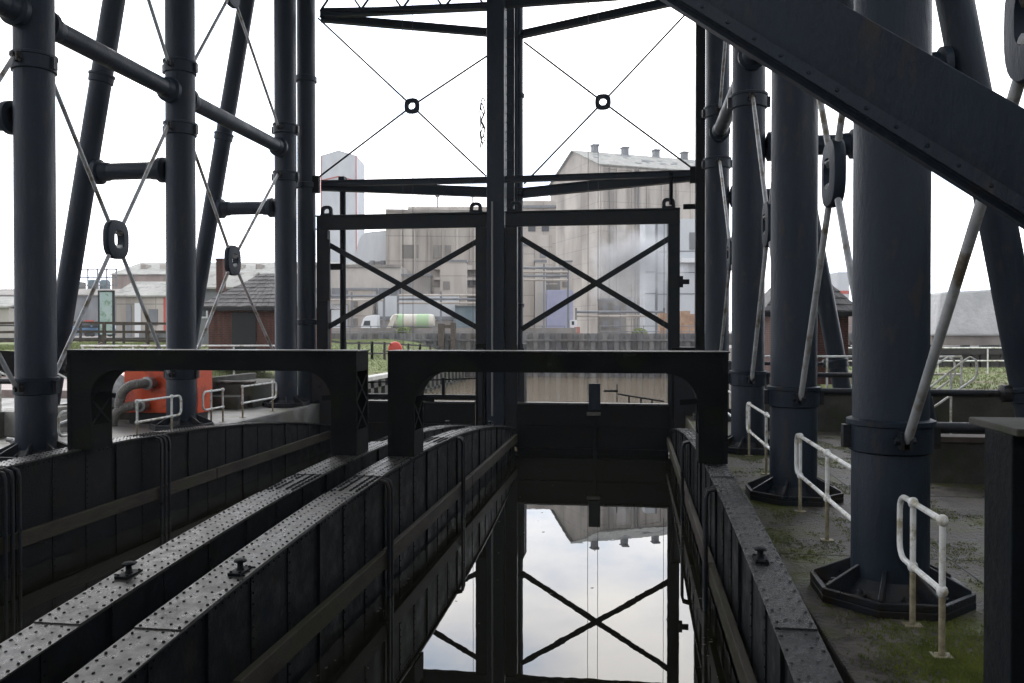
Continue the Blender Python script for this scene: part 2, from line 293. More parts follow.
# low retaining walls
tag(B().box(-13.2, -12.95, 20.8, 27.2, 1.5, 2.45).build('retaining_wall', M['wall'], bevel=0.02), 'mossy low retaining wall behind the red pump', 'wall')
tag(B().box(-14.2, -13.2, 20.55, 20.8, 1.5, 2.4).build('retaining_wall', M['wall'], bevel=0.02), 'short return of mossy wall left of the red pump', 'wall')
t = thing('terrace_wall', 'dark mossy stepped terrace walls under the long white railing by the hut', 'wall', (-12.5, 24.4, 1.5))
B().box(-13.2, -11.75, 24.4, 27.2, 1.5, 2.25).build('upper_step', M['wall'], t, bevel=0.03); B().box(-13.2, -11.9, 23.7, 24.4, 1.5, 1.9).build('lower_step', M['wall'], t, bevel=0.03)
B().box(-13.25, -11.72, 24.35, 24.6, 2.25, 2.33).build('coping', M['conc'], t, bevel=0.02)
t = thing('parapet_wall', 'dark low wall with flat wooden top right of the nearest columns', 'wall', (6.2, 14, 1.3))
B().box(5.0, 9.3, 14.9, 15.25, 1.3, 2.0).build('wall_body', M['wall'], t); B().box(4.95, 9.35, 14.85, 15.3, 2.0, 2.1).build('coping', M['brownwood'], t, bevel=0.01)
t = thing('parapet_wall', 'dark low retaining wall at the far end of the mossy deck', 'wall', (6.2, 22, 1.3))
B().box(3.4, 9.5, 22.2, 22.5, 1.3, 2.25).build('wall_body', M['wall'], t); B().box(3.35, 9.5, 22.15, 22.55, 2.25, 2.33).build('coping', M['conc2'], t, bevel=0.01)

b = B()
for y_ in (6.1, 9.9, 13.7, 17.5, 21.3): b.box(1.66, 9.4, y_, y_ + .022, 1.3, 1.304)
b.box(3.55, 3.572, -10, 27, 1.3, 1.305); struct(b.build('deck_joints', M['dark']))
# moss and grass tufts
def tufts(name, n, fn, h, m, seed):
    rnd = random.Random(seed); b = B()
    for _ in range(n):
        p = fn(rnd)
        if p is None: continue
        for k in range(4):
            a = rnd.uniform(0, 2 * PI); hh = h * rnd.uniform(0.4, 1.1); q = Vector(p) + Vector((rnd.uniform(-1, 1), rnd.uniform(-1, 1), 0)) * h * 0.5
            dx = Vector((math.cos(a), math.sin(a), 0)) * h * 0.12; t_ = Vector((rnd.uniform(-.4, .4), rnd.uniform(-.4, .4), 1)) * hh
            b.add([q - dx, q + dx, q + t_], [(0, 1, 2)])
    return b.build(name, m)
from mathutils import noise as mn
def moss_fn(r):
    x = r.uniform(1.66, 6); y = r.uniform(4, 21)
    v = mn.noise(Vector((x * 0.9, y * 0.6, 3.1))) + 0.6 * mn.noise(Vector((x * 3.1, y * 2.6, 1.1))) + 0.35 * mn.noise(Vector((x * 9, y * 8, 1.1))); return (x, y, 1.3) if v > 0.05 + r.uniform(0, .35) else None
tag(tufts('moss', 90000, moss_fn, 0.022, M['moss'], 3), 'green moss patches on the right quay deck', 'moss', kind='stuff')
def lg(r):
    x = r.uniform(-34, QX - 0.7); y = r.uniform(27.5, 70); return (x, y, left_h(x, y))
tag(tufts('grass', 26000, lg, 0.10, M['blades'], 4), 'rough grass on the left bank', 'grass', kind='stuff')
def rg(r): return (r.uniform(10, 32), r.uniform(24, 44), 2.1)
tag(tufts('grass', 9000, rg, 0.09, M['blades'], 5), 'short lawn grass on the right bank', 'grass', kind='stuff')

def near_moss(r_):
    x = r_.gauss(2.55, .32); y = r_.gauss(6.6, .5); return (x, y, 1.3) if 1.7 < x < 3.6 else None
tag(tufts('moss', 5000, near_moss, 0.03, M['moss'], 8), 'brighter green weed patch round the feet of the nearest white rail', 'moss', kind='stuff')
# ------------------------------------------------------------------ boat caissons
YC0, YC1 = 1.2, 25.7
def topz(y): return 1.78 - 0.0063 * (y - 13.5) ** 2
def girder(cx0, cx1, inner, parent, fine, wet):
    """plate girder; cx0<cx1 are its flange edges; inner=+1 if the water lies on its +x side"""
    n = 49; ys = [YC0 + (YC1 - YC0) * k / n for k in range(n + 1)]
    g = B(); xm = (cx0 + cx1) / 2; wx = cx1 - 0.06 if inner > 0 else cx0 + 0.06; ws = -0.02 * inner
    def strip(b, xa, xb, zoff0, zoff1, ya=None, yb=None):
        yy = [y for y in ys if (ya is None or y >= ya) and (yb is None or y <= yb)]
        if ya is not None: yy = [ya] + [y for y in yy if y > ya + .01]
        if yb is not None: yy = [y for y in yy if y < yb - .01] + [yb]
        vs = []; fs = []
        for y in yy: z = topz(y); vs += [(xa, y, z + zoff0), (xb, y, z + zoff0), (xb, y, z + zoff1), (xa, y, z + zoff1)]
        for k in range(len(yy) - 1):
            a = 4 * k; c = a + 4
            fs += [(a, a + 1, c + 1, c), (a + 1, a + 2, c + 2, c + 1), (a + 2, a + 3, c + 3, c + 2), (a + 3, a, c, c + 3)]
        fs += [(0, 3, 2, 1), (len(vs) - 4, len(vs) - 3, len(vs) - 2, len(vs) - 1)]
        b.add(vs, fs)
    # web and opposite web
    wo = cx0 + 0.06 if inner > 0 else cx1 - 0.06
    for xx in (wx, wo):
        vs = []; fs = []
        for y in ys: vs += [(xx - 0.008, y, -1.2), (xx + 0.008, y, -1.2), (xx + 0.008, y, topz(y) - 0.01), (xx - 0.008, y, topz(y) - 0.01)]
        for k in range(n):
            a = 4 * k; c = a + 4; fs += [(a + 1, a + 2, c + 2, c + 1), (a + 3, a, c, c + 3), (a + 2, a + 3, c + 3, c + 2)]
        g.add(vs, fs)
    # under-flange angles
    strip(g, wx, wx + 0.012 * inner, -0.14, -0.012); strip(g, wx, wx + 0.05 * inner, -0.03, -0.012)
    y = YC0 + 0.3; k = 0
    while y < YC1 - 0.1:                         # stiffeners and web rivets
        z1 = topz(y) - 0.015
        for xx, sg in ((wx, inner), (wo, -inner)):
            e = 0.042 if k % 3 == 0 else 0.022
            g.box(xx, xx + sg * e, y - 0.006, y + 0.006, -1.2, z1); g.box(xx, xx + sg * 0.014, y, y + 0.08, -1.2, z1)
            if fine:
                z = z1 - 0.1
                while z > -0.1:
                    g.dome((xx + sg * 0.014, y + 0.045, z), 0.015, 0.012, 'x', sg, 5); z -= 0.11
        y += 0.86; k += 1
    y = YC0
    while y < YC1 and fine:
        g.dome((wx + inner * 0.012, y, topz(y) - 0.08), 0.015, 0.012, 'x', inner, 5); y += 0.12
    sg_ = g.build('side_girder', M['black'], parent)
    rv = B(); tp = B(); strip(tp, cx0, cx1, -0.011, 0.006)
    for ya, yb in ((6.2, 10.4), (11.6, 15.2), (16.2, 18.3), (19.6, 21.2)):
        if wet: ya += 0.6; yb += 0.8
        strip(tp, cx0 + 0.002, cx1 - 0.002, 0.0055, 0.018, ya, yb)
    def zc(y):
        for ya, yb in ((6.2, 10.4), (11.6, 15.2), (16.2, 18.3), (19.6, 21.2)):
            if wet: ya += 0.6; yb += 0.8
            if ya < y < yb: return 0.018
        return 0.006
    y = YC0 + 0.1; k = 0
    while y < YC1 - 0.05:
        dense = (10.5 < y < 11.5 or 15.3 < y < 16.1) and not wet
        z = topz(y) + zc(y)
        if not wet or (13.9 < y < 15.4) or (10.5 < y < 11.6) or k % 2 == 0:
            for j, fx in enumerate((0.09, 0.33, 0.67, 0.91)):
                yy = y + (0.05 if j in (1, 2) else 0)
                if random.random() < 0.03: continue
                rv.dome((cx0 + (cx1 - cx0) * fx + random.uniform(-.003, .003), yy + random.uniform(-.004, .004), z), (0.0155 if not dense else 0.023) * random.uniform(.85, 1.15), (0.011 if not dense else 0.02) * random.uniform(.6, 1.2), 'z', 1, 6)
                if dense: rv.dome((cx0 + (cx1 - cx0) * (fx * .9 + .05), yy + 0.065, z), 0.024, 0.02, 'z', 1, 6)
        y += 0.112; k += 1
    nf = len(tp.f); tp.add(rv.v, rv.f); to = tp.build('top_plate', M['topwet'] if wet else M['top'], sg_); to.data.materials.append(M['topwet'] if wet else M['black'])
    for p_ in to.data.polygons[nf:]: p_.material_index = 1
    # rubbing timber on the water side
    xx = wx + inner * 0.06
    tb = B(); yy = YC0 + 0.2
    for seg in ((YC0 + .2, 7.0), (7.03, 11.55), (11.58, 18.0), (18.03, YC1 - 0.3)):
        tb.box(xx, xx + inner * 0.09, seg[0], seg[1], 0.45, 0.70)
    tb.build('rubbing_timber', M['timber'], parent, bevel=0.012)
    tb = B()
    tb.box(xx, xx + inner * 0.07, YC0 + .2, YC1 - .3, -0.25, -0.02); 
    return sg_, wx
def bollard(x, y, parent):
    z = topz(y) + 0.01
    b = B().box(x - 0.065, x + 0.065, y - 0.13, y + 0.13, z, z + 0.028).lathe((x, y, z + 0.026), [(0.04, 0), (0.028, 0.025), (0.028, 0.07), (0.06, 0.08), (0.062, 0.093), (0.048, 0.104)], 14)
    for dx, dy in ((.045, .1), (-.045, .1), (.045, -.1), (-.045, -.1)): b.dome((x + dx, y + dy, z + 0.028), 0.017, 0.015)
    b.build('mooring_bollard', M['black'], parent, smooth=True)
def portal(x0, x1, parent, y0=13.3, y1=13.9, zt=3.54):
    pw = 0.45; zb = topz(13.6) + 0.02; zu = zt - 0.33; r = 0.5; b = B()
    for ya, yb in ((y0, y0 + 0.025), (y1 - 0.025, y1)):
        pts = [(x0, zb), (x0 + pw, zb)]
        pts += [(x0 + pw + r - r * math.cos(a), zu - r + r * math.sin(a)) for a in [PI / 2 * k / 8 for k in range(9)]]
        pts += [(x1 - pw - r + r * math.cos(a), zu - r + r * math.sin(a)) for a in [PI / 2 * (8 - k) / 8 for k in range(9)]]
        pts += [(x1 - pw, zb), (x1, zb), (x1, zt), (x0, zt)]
        b.prism([(x, ya, z) for x, z in pts], (0, yb - ya, 0))
        sgn = -1 if ya == y0 else 1; yf = ya if sgn < 0 else yb
        for xx in (x0, x1 - 0.07): b.box(xx, xx + 0.07, yf, yf + sgn * 0.012, zb, zt)
        b.box(x0 + .07, x1 - .07, yf, yf + sgn * 0.012, zt - 0.07, zt)
        k = x0 + 0.12
        while k < x1: b.dome((k, yf + sgn * 0.012, zt - 0.035), 0.014, 0.01, 'y', sgn, 5); k += 0.12
        k = zb + 0.1
        while k < zt:
            for xx in (x0 + .035, x1 - .035): b.dome((xx, yf + sgn * 0.012, k), 0.014, 0.01, 'y', sgn, 5)
            k += 0.12
    b.box(x0 + pw + r, x1 - pw - r, y0 + 0.03, y1 - 0.03, zu, zu + 0.015)
    for k in range(9): 
        a0 = PI / 2 * k / 9; a1 = PI / 2 * (k + 1) / 9
        for s_, xc in ((-1, x0 + pw + r), (1, x1 - pw - r)):
            b.bar((xc + s_ * r * math.cos(a0), (y0 + y1) / 2, zu - r + r * math.sin(a0)), (xc + s_ * r * math.cos(a1), (y0 + y1) / 2, zu - r + r * math.sin(a1)), y1 - y0 - .06, 0.012, (0, 0, 1))
    fr = b.build('portal_frame', M['post'], parent)
    B().box(x0 - 0.03, x1 + 0.03, y0 - 0.03, y1 + 0.03, zt + .001, zt + 0.022).build('cover_plate', M['top'], fr, bevel=0.004)
    for xx in (x0 + 0.012, x0 + pw - 0.012, x1 - pw + 0.012, x1 - 0.012):
        l = B(); l.box(xx - 0.01, xx + 0.01, y0 + 0.03, y1 - 0.03, zb, zb + 0.42); l.box(xx - 0.01, xx + 0.01, y0 + .03, y1 - .03, zu + 0.0, zt)
        z = zb + 0.42
        while z < zu - 0.1:
            z2 = min(z + 0.46, zu)
            l.bar((xx - .004, y0 + 0.03, z), (xx - .004, y1 - 0.03, z2), 0.045, 0.006, (1, 0, 0)); l.bar((xx + .004, y0 + 0.03, z2), (xx + .004, y1 - 0.03, z), 0.045, 0.006, (1, 0, 0)); z = z2
        l.build('lattice_bracing', M['post'], fr)
def caisson(x0, x1, label, fineL, fineR, wetR):
    t = thing('boat_caisson', label, 'boat lift caisson', ((x0 + x1) / 2, 13.5, 0), 'twin caissons of the boat lift')
    girder(x0 - 0.42, x0, 1, t, fineL, False); girder(x1, x1 + (0.33 if wetR else 0.42), -1, t, fineR, wetR)
    portal(x0 - 0.42 + (0.2 if x0 < -5 else 0), x1 + 0.36, t)
    g = B().box(x0 + 0.02, x1 - 0.02, 25.75, 25.85, -1.2, 1.6)
    nst = 7
    g.box(x0 + .02, x1 - .02, 25.66, 25.75, 0.18, 0.24); g.box(x0 + .02, x1 - .02, 25.66, 25.75, 0.9, 0.95)
    xm = (x0 + x1) / 2 + 0.1
    g.box(xm - 0.06, xm + 0.06, 25.6, 25.75, -1.2, 1.6)
    gg = g.build('end_gate', M['black'], t, bevel=0.006)
    B().box(x0 + .02, x1 - .02, 25.68, 25.95, 1.6, 1.66).build('gate_rim', M['top'], gg, bevel=0.01)
    B().box(xm - 0.19, xm + 0.17, 25.55, 25.67, 1.45, 2.28).build('lifting_bracket', M['iron'], gg, bevel=0.02)
    B().box(xm - 0.24, xm + 0.18, 25.42, 25.55, 1.30, 1.40).build('bracket_shelf', M['conc2'], gg, bevel=0.01)
    # vertical guide bars in pairs on both inner faces
    for yy in ((11.65, 16.9) if x0 > -5 else (11.7, 15.95)):
        for sx, s_ in ((x0, 1), (x1, -1)):
            p = B()
            for dy in ((-0.14, 0.0) if x0 > -5 else (-0.3, -0.15, 0.0)): p.path([(sx + s_ * .0, yy + dy, topz(yy) - 0.03), (sx + s_ * .10, yy + dy, topz(yy) - 0.06), (sx + s_ * 0.13, yy + dy, topz(yy) - 0.16), (sx + s_ * 0.13, yy + dy, -0.9)], 0.03, 8)
            p.build('guide_bar', M['iron_worn'], t, smooth=True)
    w_ = B(); w_.add([(x0, YC0, .06), (x1, YC0, .06), (x1, 25.74, .06), (x0, 25.74, .06)], [(0, 1, 2, 3)])
    struct(w_.build('caisson_water', M['cwater']))
    g = B().box(x0 - .4, x1 + .4, YC0 - 0.2, YC0, -1.2, 1.0); g.build('near_gate', M['black'], t, bevel=0.01)
    return t
t = caisson(-3.6, 1.13, 'nearer water filled iron caisson with mirror still water below the camera', True, True, True)
for x, y in ((-3.72, 7.45), (1.25, 8.35), (-3.7, 21.5)): bollard(x, y, t)
t = caisson(-9.65, -4.92, 'left water filled iron caisson beside the red pump deck', True, True, False)
for x, y in ((-4.75, 7.25), (-4.75, 21.0)): bollard(x, y, t)
rnd = random.Random(9); b = B()
for k in range(130):
    x = rnd.choice((-3.42, 0.93)) + rnd.gauss(0, .05) if rnd.random() < .75 else rnd.uniform(-3.3, .8); y = rnd.uniform(7.5, 25); a_ = rnd.uniform(0, 6); l_ = rnd.uniform(.012, .035)
    if not -3.45 < x < 0.98: continue
    ca, sa = math.cos(a_) * l_, math.sin(a_) * l_
    b.hexa([(x - ca, y - sa, .061), (x + sa * .5, y - ca * .5, .061), (x + ca, y + sa, .061), (x - sa * .5, y + ca * .5, .061), (x - ca, y - sa, .064), (x + sa * .5, y - ca * .5, .064), (x + ca, y + sa, .064), (x - sa * .5, y + ca * .5, .064)])
tag(b.build('floating_leaves', M['brownwood']), 'small dead leaves and scum specks floating along the caisson edges', 'leaves', kind='stuff')

# ------------------------------------------------------------------ columns
CR = 0.345
def column(x, y, zb, ztop, label, group, collars=(2.95, 8.9, 10.4)):
    t = thing('iron_column', label, 'column', (x, y, zb), group)
    B().lathe((x, y, 0), [(CR * 1.02, zb + 0.1), (CR * 1.02, 2.7), (CR, 2.72), (CR, ztop)], 40).build('shaft', M['iron'], t, smooth=True)
    for z in collars:
        c = B().lathe((x, y, z), [(CR, -0.24), (CR + .035, -0.22), (CR + .035, 0.02), (CR + 0.055, 0.03), (CR + .055, 0.075), (CR + .03, 0.085), (CR, 0.09)], 40)
        co = c.build('collar', M['iron'], t, smooth=True)
        l = B()
        for s_ in (-1, 1):
            l.box(x - 0.05, x - 0.025, y + s_ * (CR - .02), y + s_ * (CR + 0.16), z - 0.16, z + 0.0); l.box(x + 0.025, x + 0.05, y + s_ * (CR - .02), y + s_ * (CR + .16), z - .16, z)
            l.tube((x - 0.09, y + s_ * (CR + 0.1), z - 0.08), (x + 0.09, y + s_ * (CR + 0.1), z - 0.08), 0.035, 8)
            l.box(x + s_ * (CR - .01), x + s_ * (CR + .10), y - 0.05, y + 0.05, z - 0.2, z + 0.02)
        l.build('tie_lug', M['iron_worn'], co, smooth=True)
    # cast base: eight-sided tray with ribs and bolts
    bs = B(); ro = 0.74; oc = [(x + ro * math.cos(PI / 8 + PI / 4 * k), y + ro * math.sin(PI / 8 + PI / 4 * k)) for k in range(8)]
    bs.prism([(a, b_, zb) for a, b_ in oc], (0, 0, 0.07))
    for k in range(8):
        a = oc[k]; c = oc[(k + 1) % 8]; ai = (x + (a[0] - x) * .93, y + (a[1] - y) * .93); ci = (x + (c[0] - x) * .93, y + (c[1] - y) * .93)
        bs.hexa([(a[0], a[1], zb + .07), (c[0], c[1], zb + .07), (ci[0], ci[1], zb + .07), (ai[0], ai[1], zb + .07), (a[0], a[1], zb + .14), (c[0], c[1], zb + .14), (ci[0], ci[1], zb + .14), (ai[0], ai[1], zb + .14)])
        an = PI / 8 + PI / 4 * k; d_ = Vector((math.cos(an), math.sin(an), 0)); o_ = Vector((x, y, zb + 0.12))
        bs.hexa([*(o_ + d_ * rr + Vector((-d_.y, d_.x, 0)) * ss + Vector((0, 0, -0.05)) for rr, ss in ((CR, -.02), (.70, -.02), (.70, .02), (CR, .02))),
                 *(o_ + d_ * rr + Vector((-d_.y, d_.x, 0)) * ss + Vector((0, 0, zz)) for rr, ss, zz in ((CR, -.02, .22), (.70, -.02, .045), (.70, .02, .045), (CR, .02, .22)))])
        an += PI / 8; q = Vector((x + 0.52 * math.cos(an), y + 0.52 * math.sin(an), zb + 0.07)); bs.lathe(q, [(0.055, 0), (0.055, 0.05), (0.03, 0.055), (0.03, 0.09)], 6)
    bs.lathe((x, y, zb + 0.07), [(CR + .12, 0), (CR + .1, 0.05), (CR + .03, 0.12), (CR, 0.16)], 32)
    bs.build('base_plate', M['iron_worn'], t, smooth=True, bevel=0.008)
    return t
GC = 'vertical iron columns of the lift'
ZT = 17.4
RC = [2.65, 8.45, 13.3, 18.4, 25.0]; LC = [3.9, 9.0, 13.9, 18.9, 25.1]
rl = ['stout blue-grey iron column at the right edge close to the viewer', 'thickest blue-grey column on the right, with a cast base by the nearest white rail',
      'second blue-grey column on the right, behind the thickest one', 'third blue-grey column on the right, mossy base between white rails', 'farthest right-hand column beside the gate guide']
ll = ['left row column nearest the viewer, outside the photo', 'left row column just outside the left edge', 'thickest column of the left row at the photo edge', 'left row column standing in front of the red pump', 'left row column in front of the brick hut']
for y, l in zip(RC, rl): column(2.48, y, 1.3, ZT, l, GC)
for y, l in list(zip(LC, ll))[1:]: column(-10.95, y, 1.5, ZT, l, GC)
def rake_off(z): return 3.93 - 0.185 * z
ords = ['near', 'first', 'second', 'third', 'far']
def raking(x, y, s, zb, label):
    t = thing('raking_column', label, 'raking column', (x + s * rake_off(zb), y, zb), 'sloping outer legs of the lift')
    p = Vector((x + s * rake_off(zb), y, zb)); q = Vector((x + s * rake_off(ZT), y, ZT)); a = (q - p).normalized()
    B().tube(p, q, 0.255, 28).build('shaft', M['iron'], t, smooth=True)
    for z in (3.0, 10.2, 14.8):
        c = p + a * ((z - zb) / a.z)
        B().lathe(c, [(0.25, -0.16), (0.29, -0.14), (0.29, 0.0), (0.31, 0.02), (0.31, 0.07), (0.27, 0.09)], 28, a).build('collar', M['iron'], t, smooth=True)
    B().lathe((p.x, p.y, zb), [(0.5, 0), (0.5, 0.08), (0.36, 0.12), (0.3, 0.25)], 20).build('base_plate', M['iron_worn'], t, smooth=True)
def stub_pipe(p, q, r, label, group, name='connecting_pipe', mk='iron'):
    p = Vector(p); q = Vector(q); a = (q - p).normalized()
    t = thing(name, label, 'pipe strut', p, group)
    B().tube(p, q, r, 24).build('tube', M[mk], t, smooth=True)
    L_ = (q - p).length
    for c, s_ in ((p, 1), (q, -1)):
        B().lathe(c, [(r + .02, 0), (r + .10, 0.03), (r + .10, 0.14), (r + .03, 0.18), (r + .02, 0.36), (r, 0.4)], 24, a * s_).build('flange', M[mk], t, smooth=True)
for i, y in enumerate(RC):
    where = ['nearest the viewer outside the photo', 'level with the thickest right column, outside the photo', 'at the right edge behind the thickest column', 'between the second and thickest right columns', 'farthest on the right beside the gate'][i]
    raking(2.5, y, 1, 1.3, 'sloping iron leg of the right row, ' + where)
    stub_pipe((2.5 + CR, y, 7.85), (2.5 + rake_off(7.85) - .26, y, 7.85), 0.21, 'short horizontal pipe strut to the sloping leg, right row, ' + ['nearest the viewer', 'at the thickest column', 'seen right of the thickest column', 'seen left of the thickest column', 'farthest back'][i], 'short struts between columns and sloping legs')
    tt = thing('tie_bar', 'low tie bar to the sloping leg, right row, ' + ['nearest the viewer', 'at the thickest column', 'above the lawn behind the thickest column', 'at the third column', 'farthest back'][i], 'tie bar', (2.5, y, 2.95), 'low tie bars')
    q = (2.5 + rake_off(2.95) - 0.2, y, 2.95)
    B().tube((2.5 + CR, y, 2.95), q, 0.055, 10).build('bar', M['iron_worn'], tt, smooth=True)
    B().lathe(q, [(0.05, -0.25), (0.13, -.2), (0.13, -.08), (0.09, 0)], 14, (1, 0, 0)).build('end_socket', M['iron_worn'], tt, smooth=True)
for i, y in enumerate(LC):
    if i == 0: continue
    raking(-11.0, y, -1, 1.5, 'sloping iron leg of the left row, ' + ['', 'nearest, outside the left edge', 'reaching off at the left edge of the photo', 'left of the column by the red pump', 'passing behind the column by the red pump'][i])
    stub_pipe((-11 - CR, y, 7.85), (-11 - rake_off(7.85) + .26, y, 7.85), 0.21, 'short horizontal pipe strut to the sloping leg, left row, ' + ['', 'outside the left edge', 'cut by the left edge', 'above the factory roofs', 'above the brick hut'][i], 'short struts between columns and sloping legs')
    tt = thing('tie_bar', 'low thin iron tie bar to the sloping leg, left row, ' + ['', 'outside the left edge', 'cut by the left edge', 'by the red pump', 'by the brick hut'][i], 'tie bar', (-11, y, 2.95), 'low tie bars')
    q = (-11 - rake_off(2.95) + 0.2, y, 2.95)
    B().tube((-11 - CR, y, 2.95), q, 0.055, 10).build('bar', M['iron_worn'], tt, smooth=True)
    B().lathe(q, [(0.05, -0.25), (0.13, -.2), (0.13, -.08), (0.09, 0)], 14, (-1, 0, 0)).build('end_socket', M['iron_worn'], tt, smooth=True)
# long pipes along each row
def row_pipes(x, ys, z, side, names):
    for (a, c), nm in zip(zip(ys[:-1], ys[1:]), names):
        stub_pipe((x, a + CR - 0.02, z), (x, c - CR + 0.02, z), 0.2, nm, 'horizontal pipes along the column rows')
row_pipes(2.5, RC, 9.68, 'right', ['upper horizontal pipe between the two nearest right columns', 'upper horizontal pipe between thickest and second right columns', 'upper horizontal pipe whose end shows below the big diagonal beam', 'upper horizontal pipe between the farthest right columns'])
row_pipes(-11.0, LC[1:], 9.68, 'left', ['upper horizontal pipe cut by the top left corner', 'long horizontal pipe between the two left columns nearest the edge', 'horizontal pipe ending at the column before the brick hut'])
# cross ties: oval link and four rods
def link_ring(b, c, wy, wz, tx, axis='y'):
    n = 28
    vs = []; fs = []
    def sup(a, rx, rz):
        ca, sa = math.cos(a), math.sin(a); e = 2 / 2.8
        return (math.copysign(abs(ca) ** e, ca) * rx, math.copysign(abs(sa) ** e, sa) * rz)
    prof = [(0.0, -1), (0.5, -1.0), (0.93, -0.8), (1, -0.45), (1, 0.45), (0.93, 0.8), (0.5, 1), (0.0, 1), (-0.0, 0.0)]
    prof = prof[:8]
    for k in range(n):
        a = 2 * PI * k / n
        for (f_, s_) in prof:
            ri = 0.46; m_ = ri + (1 - ri) * f_
            u, v = sup(a, wy * m_, wz * m_)
            if axis == 'y': vs.append((c[0] + s_ * tx, c[1] + u, c[2] + v))
            else: vs.append((c[0] + u, c[1] + s_ * tx, c[2] + v))
    P = len(prof)
    for k in range(n):
        for j in range(P): fs.append((k * P + j, k * P + (j + 1) % P, ((k + 1) % n) * P + (j + 1) % P, ((k + 1) % n) * P + j))
    b.add(vs, fs)
def cross_tie(c, ends, wy, wz, tx, r, label, group, axis='y', m='rod'):
    t = thing('cross_tie', label, 'cross tie', c, group)
    b = B(); link_ring(b, c, wy, wz, tx, axis); b.build('link_ring', M['iron'], t, smooth=True)
    c = Vector(c)
    for e in ends:
        e = Vector(e); d_ = (e - c); dn = d_.normalized(); s0 = c + dn * (min(wy, wz) * 0.62)
        B().tube(s0, e, r, 10).tube(c + dn * min(wy, wz) * .45, c + dn * min(wy, wz) * .72, r * 2.0, 6).build('tie_rod', M[m], t, smooth=True)
GT = 'cross ties with link rings'
def row_ties(x, ys, labels, zc=5.86, z0=2.87, z1=8.82):
    for (a, c_), l in zip(zip(ys[:-1], ys[1:]), labels):
        if not l: continue
        m_ = (a + c_) / 2 - (0.35 if a > 18.5 and x < 0 else 0); e = CR + 0.1
        cross_tie((x, m_, zc), [(x, a + e, z0), (x, c_ - e, z0), (x, a + e, z1), (x, c_ - e, z1)], 0.37, 0.42, 0.085, 0.042, l, GT)
row_ties(2.5, RC, ['cross tie with black ring cut by the top right corner', 'cross tie with ring seen edge-on left of the thickest column', 'cross tie with ring in front of the third right column', 'cross tie with ring over the farthest right column'])
row_ties(-11, LC[1:], ['cross tie cut by the left edge', 'cross tie with big open ring between the two nearest left columns', 'cross tie with ring in front of the brick hut roof'])
row_ties(2.5, RC, ['upper cross tie above the photo, nearest right bay', 'upper cross tie above the photo, thick column bay', 'upper cross tie above the photo, third right bay', 'upper cross tie above the photo, farthest right bay'], 13.3, 10.35, 16.3)
row_ties(-11, LC[1:], ['upper cross tie above the top left corner', 'upper cross tie cut by the top edge between the two nearest left columns', 'upper cross tie with dark ring near the top edge, third left bay'], 13.3, 10.35, 16.3)

# ------------------------------------------------------------------ gate end: guide columns, centre pier, beams
def post(name, label, cat, x0, x1, y0, y1, z0, z1, m='iron', group=None, bevel=0.02):
    t = thing(name, label, cat, ((x0 + x1) / 2, (y0 + y1) / 2, z0), group)
    B().box(x0, x1, y0, y1, z0, z1).build('shaft', M[m], t, bevel=bevel)
    return t
t = post('guide_column', 'dark square gate guide column left of the farthest right column', 'guide column', 1.92, 2.2, 25.8, 26.2, 0.2, ZT, 'black')
B().box(1.75, 1.93, 25.9, 26.05, 8.45, 8.95).box(1.55, 1.93, 25.92, 26.02, 7.65, 7.8).build('bracket', M['black'], t)
t = thing('guide_column', 'slim round gate guide column right of the column by the brick hut', 'guide column', (-10.2, 26.0, 0.2))
B().lathe((-10.66, 26.1, 0), [(0.30, 0.2), (0.30, ZT)], 24).build('shaft', M['iron'], t, smooth=True)
for z in (4.2, 8.7, 12.2, 15): B().lathe((-10.66, 26.1, z), [(0.30, -.1), (0.35, -.08), (0.35, 0.08), (0.30, .1)], 24).build('collar', M['iron'], t, smooth=True)
B().box(-10.4, -10.2, 25.95, 26.15, 8.45, 9.0).build('bracket', M['black'], t)
# centre pier
t = thing('centre_column', 'tall double column with a ladder standing between the two gates', 'column', (-4.1, 26, 0.2))
xa = at(487, 300, 26).x; xb = at(504.5, 300, 26).x
B().box(xa, xb, 25.9, 26.5, 0.0, ZT).build('front_shaft', M['iron'], t, bevel=0.03)
xc = at(514, 300, 28.6).x; xd = at(523, 300, 28.6).x
B().lathe(((xc + xd) / 2, 28.6, 0), [((xd - xc) / 2, -2.5), ((xd - xc) / 2, ZT)], 24).build('rear_shaft', M['iron'], t, smooth=True)
for z in (4.8, 8.7, 12.1, 14.2):
    B().lathe(((xc + xd) / 2, 28.6, z), [(.15, -.08), (.21, -.06), (.21, .06), (.15, .08)], 20).build('collar', M['iron'], t, smooth=True)
b = B(); x1_ = at(505.5, 300, 26.3).x; x2_ = at(513.5, 300, 26.3).x
for x in (x1_, x2_): b.box(x - 0.025, x + 0.025, 26.3, 26.36, 0.2, ZT)
z = 0.4
while z < ZT - .2: b.tube((x1_, 26.33, z), (x2_, 26.33, z), 0.014, 6); z += 0.3
b.build('ladder', M['iron_worn'], t)
B().tube((at(492, 300, 25.8).x, 25.84, 1.2), (at(492, 300, 25.8).x, 25.84, 8.0), 0.03, 8).build('conduit', M['cable'], t, smooth=True)
B().box(at(503, 300, 28.3).x, at(517, 300, 28.3).x, 28.3, 28.36, -1, ZT).build('web_plate', M['iron'], t)
b = B(); pts = []
for k in range(120):
    a = k * 0.5; pts.append((xa - 0.05 - 0.16 * abs(math.sin(a * 0.31)), 25.95 + 0.05 * math.cos(a), 11.2 - 0.012 * k + 0.14 * math.sin(a)))
b.path(pts, 0.02, 5); tag(b.build('cable_coil', M['chain'], smooth=True), 'loop of loose cable hanging on the left of the centre column', 'cable')
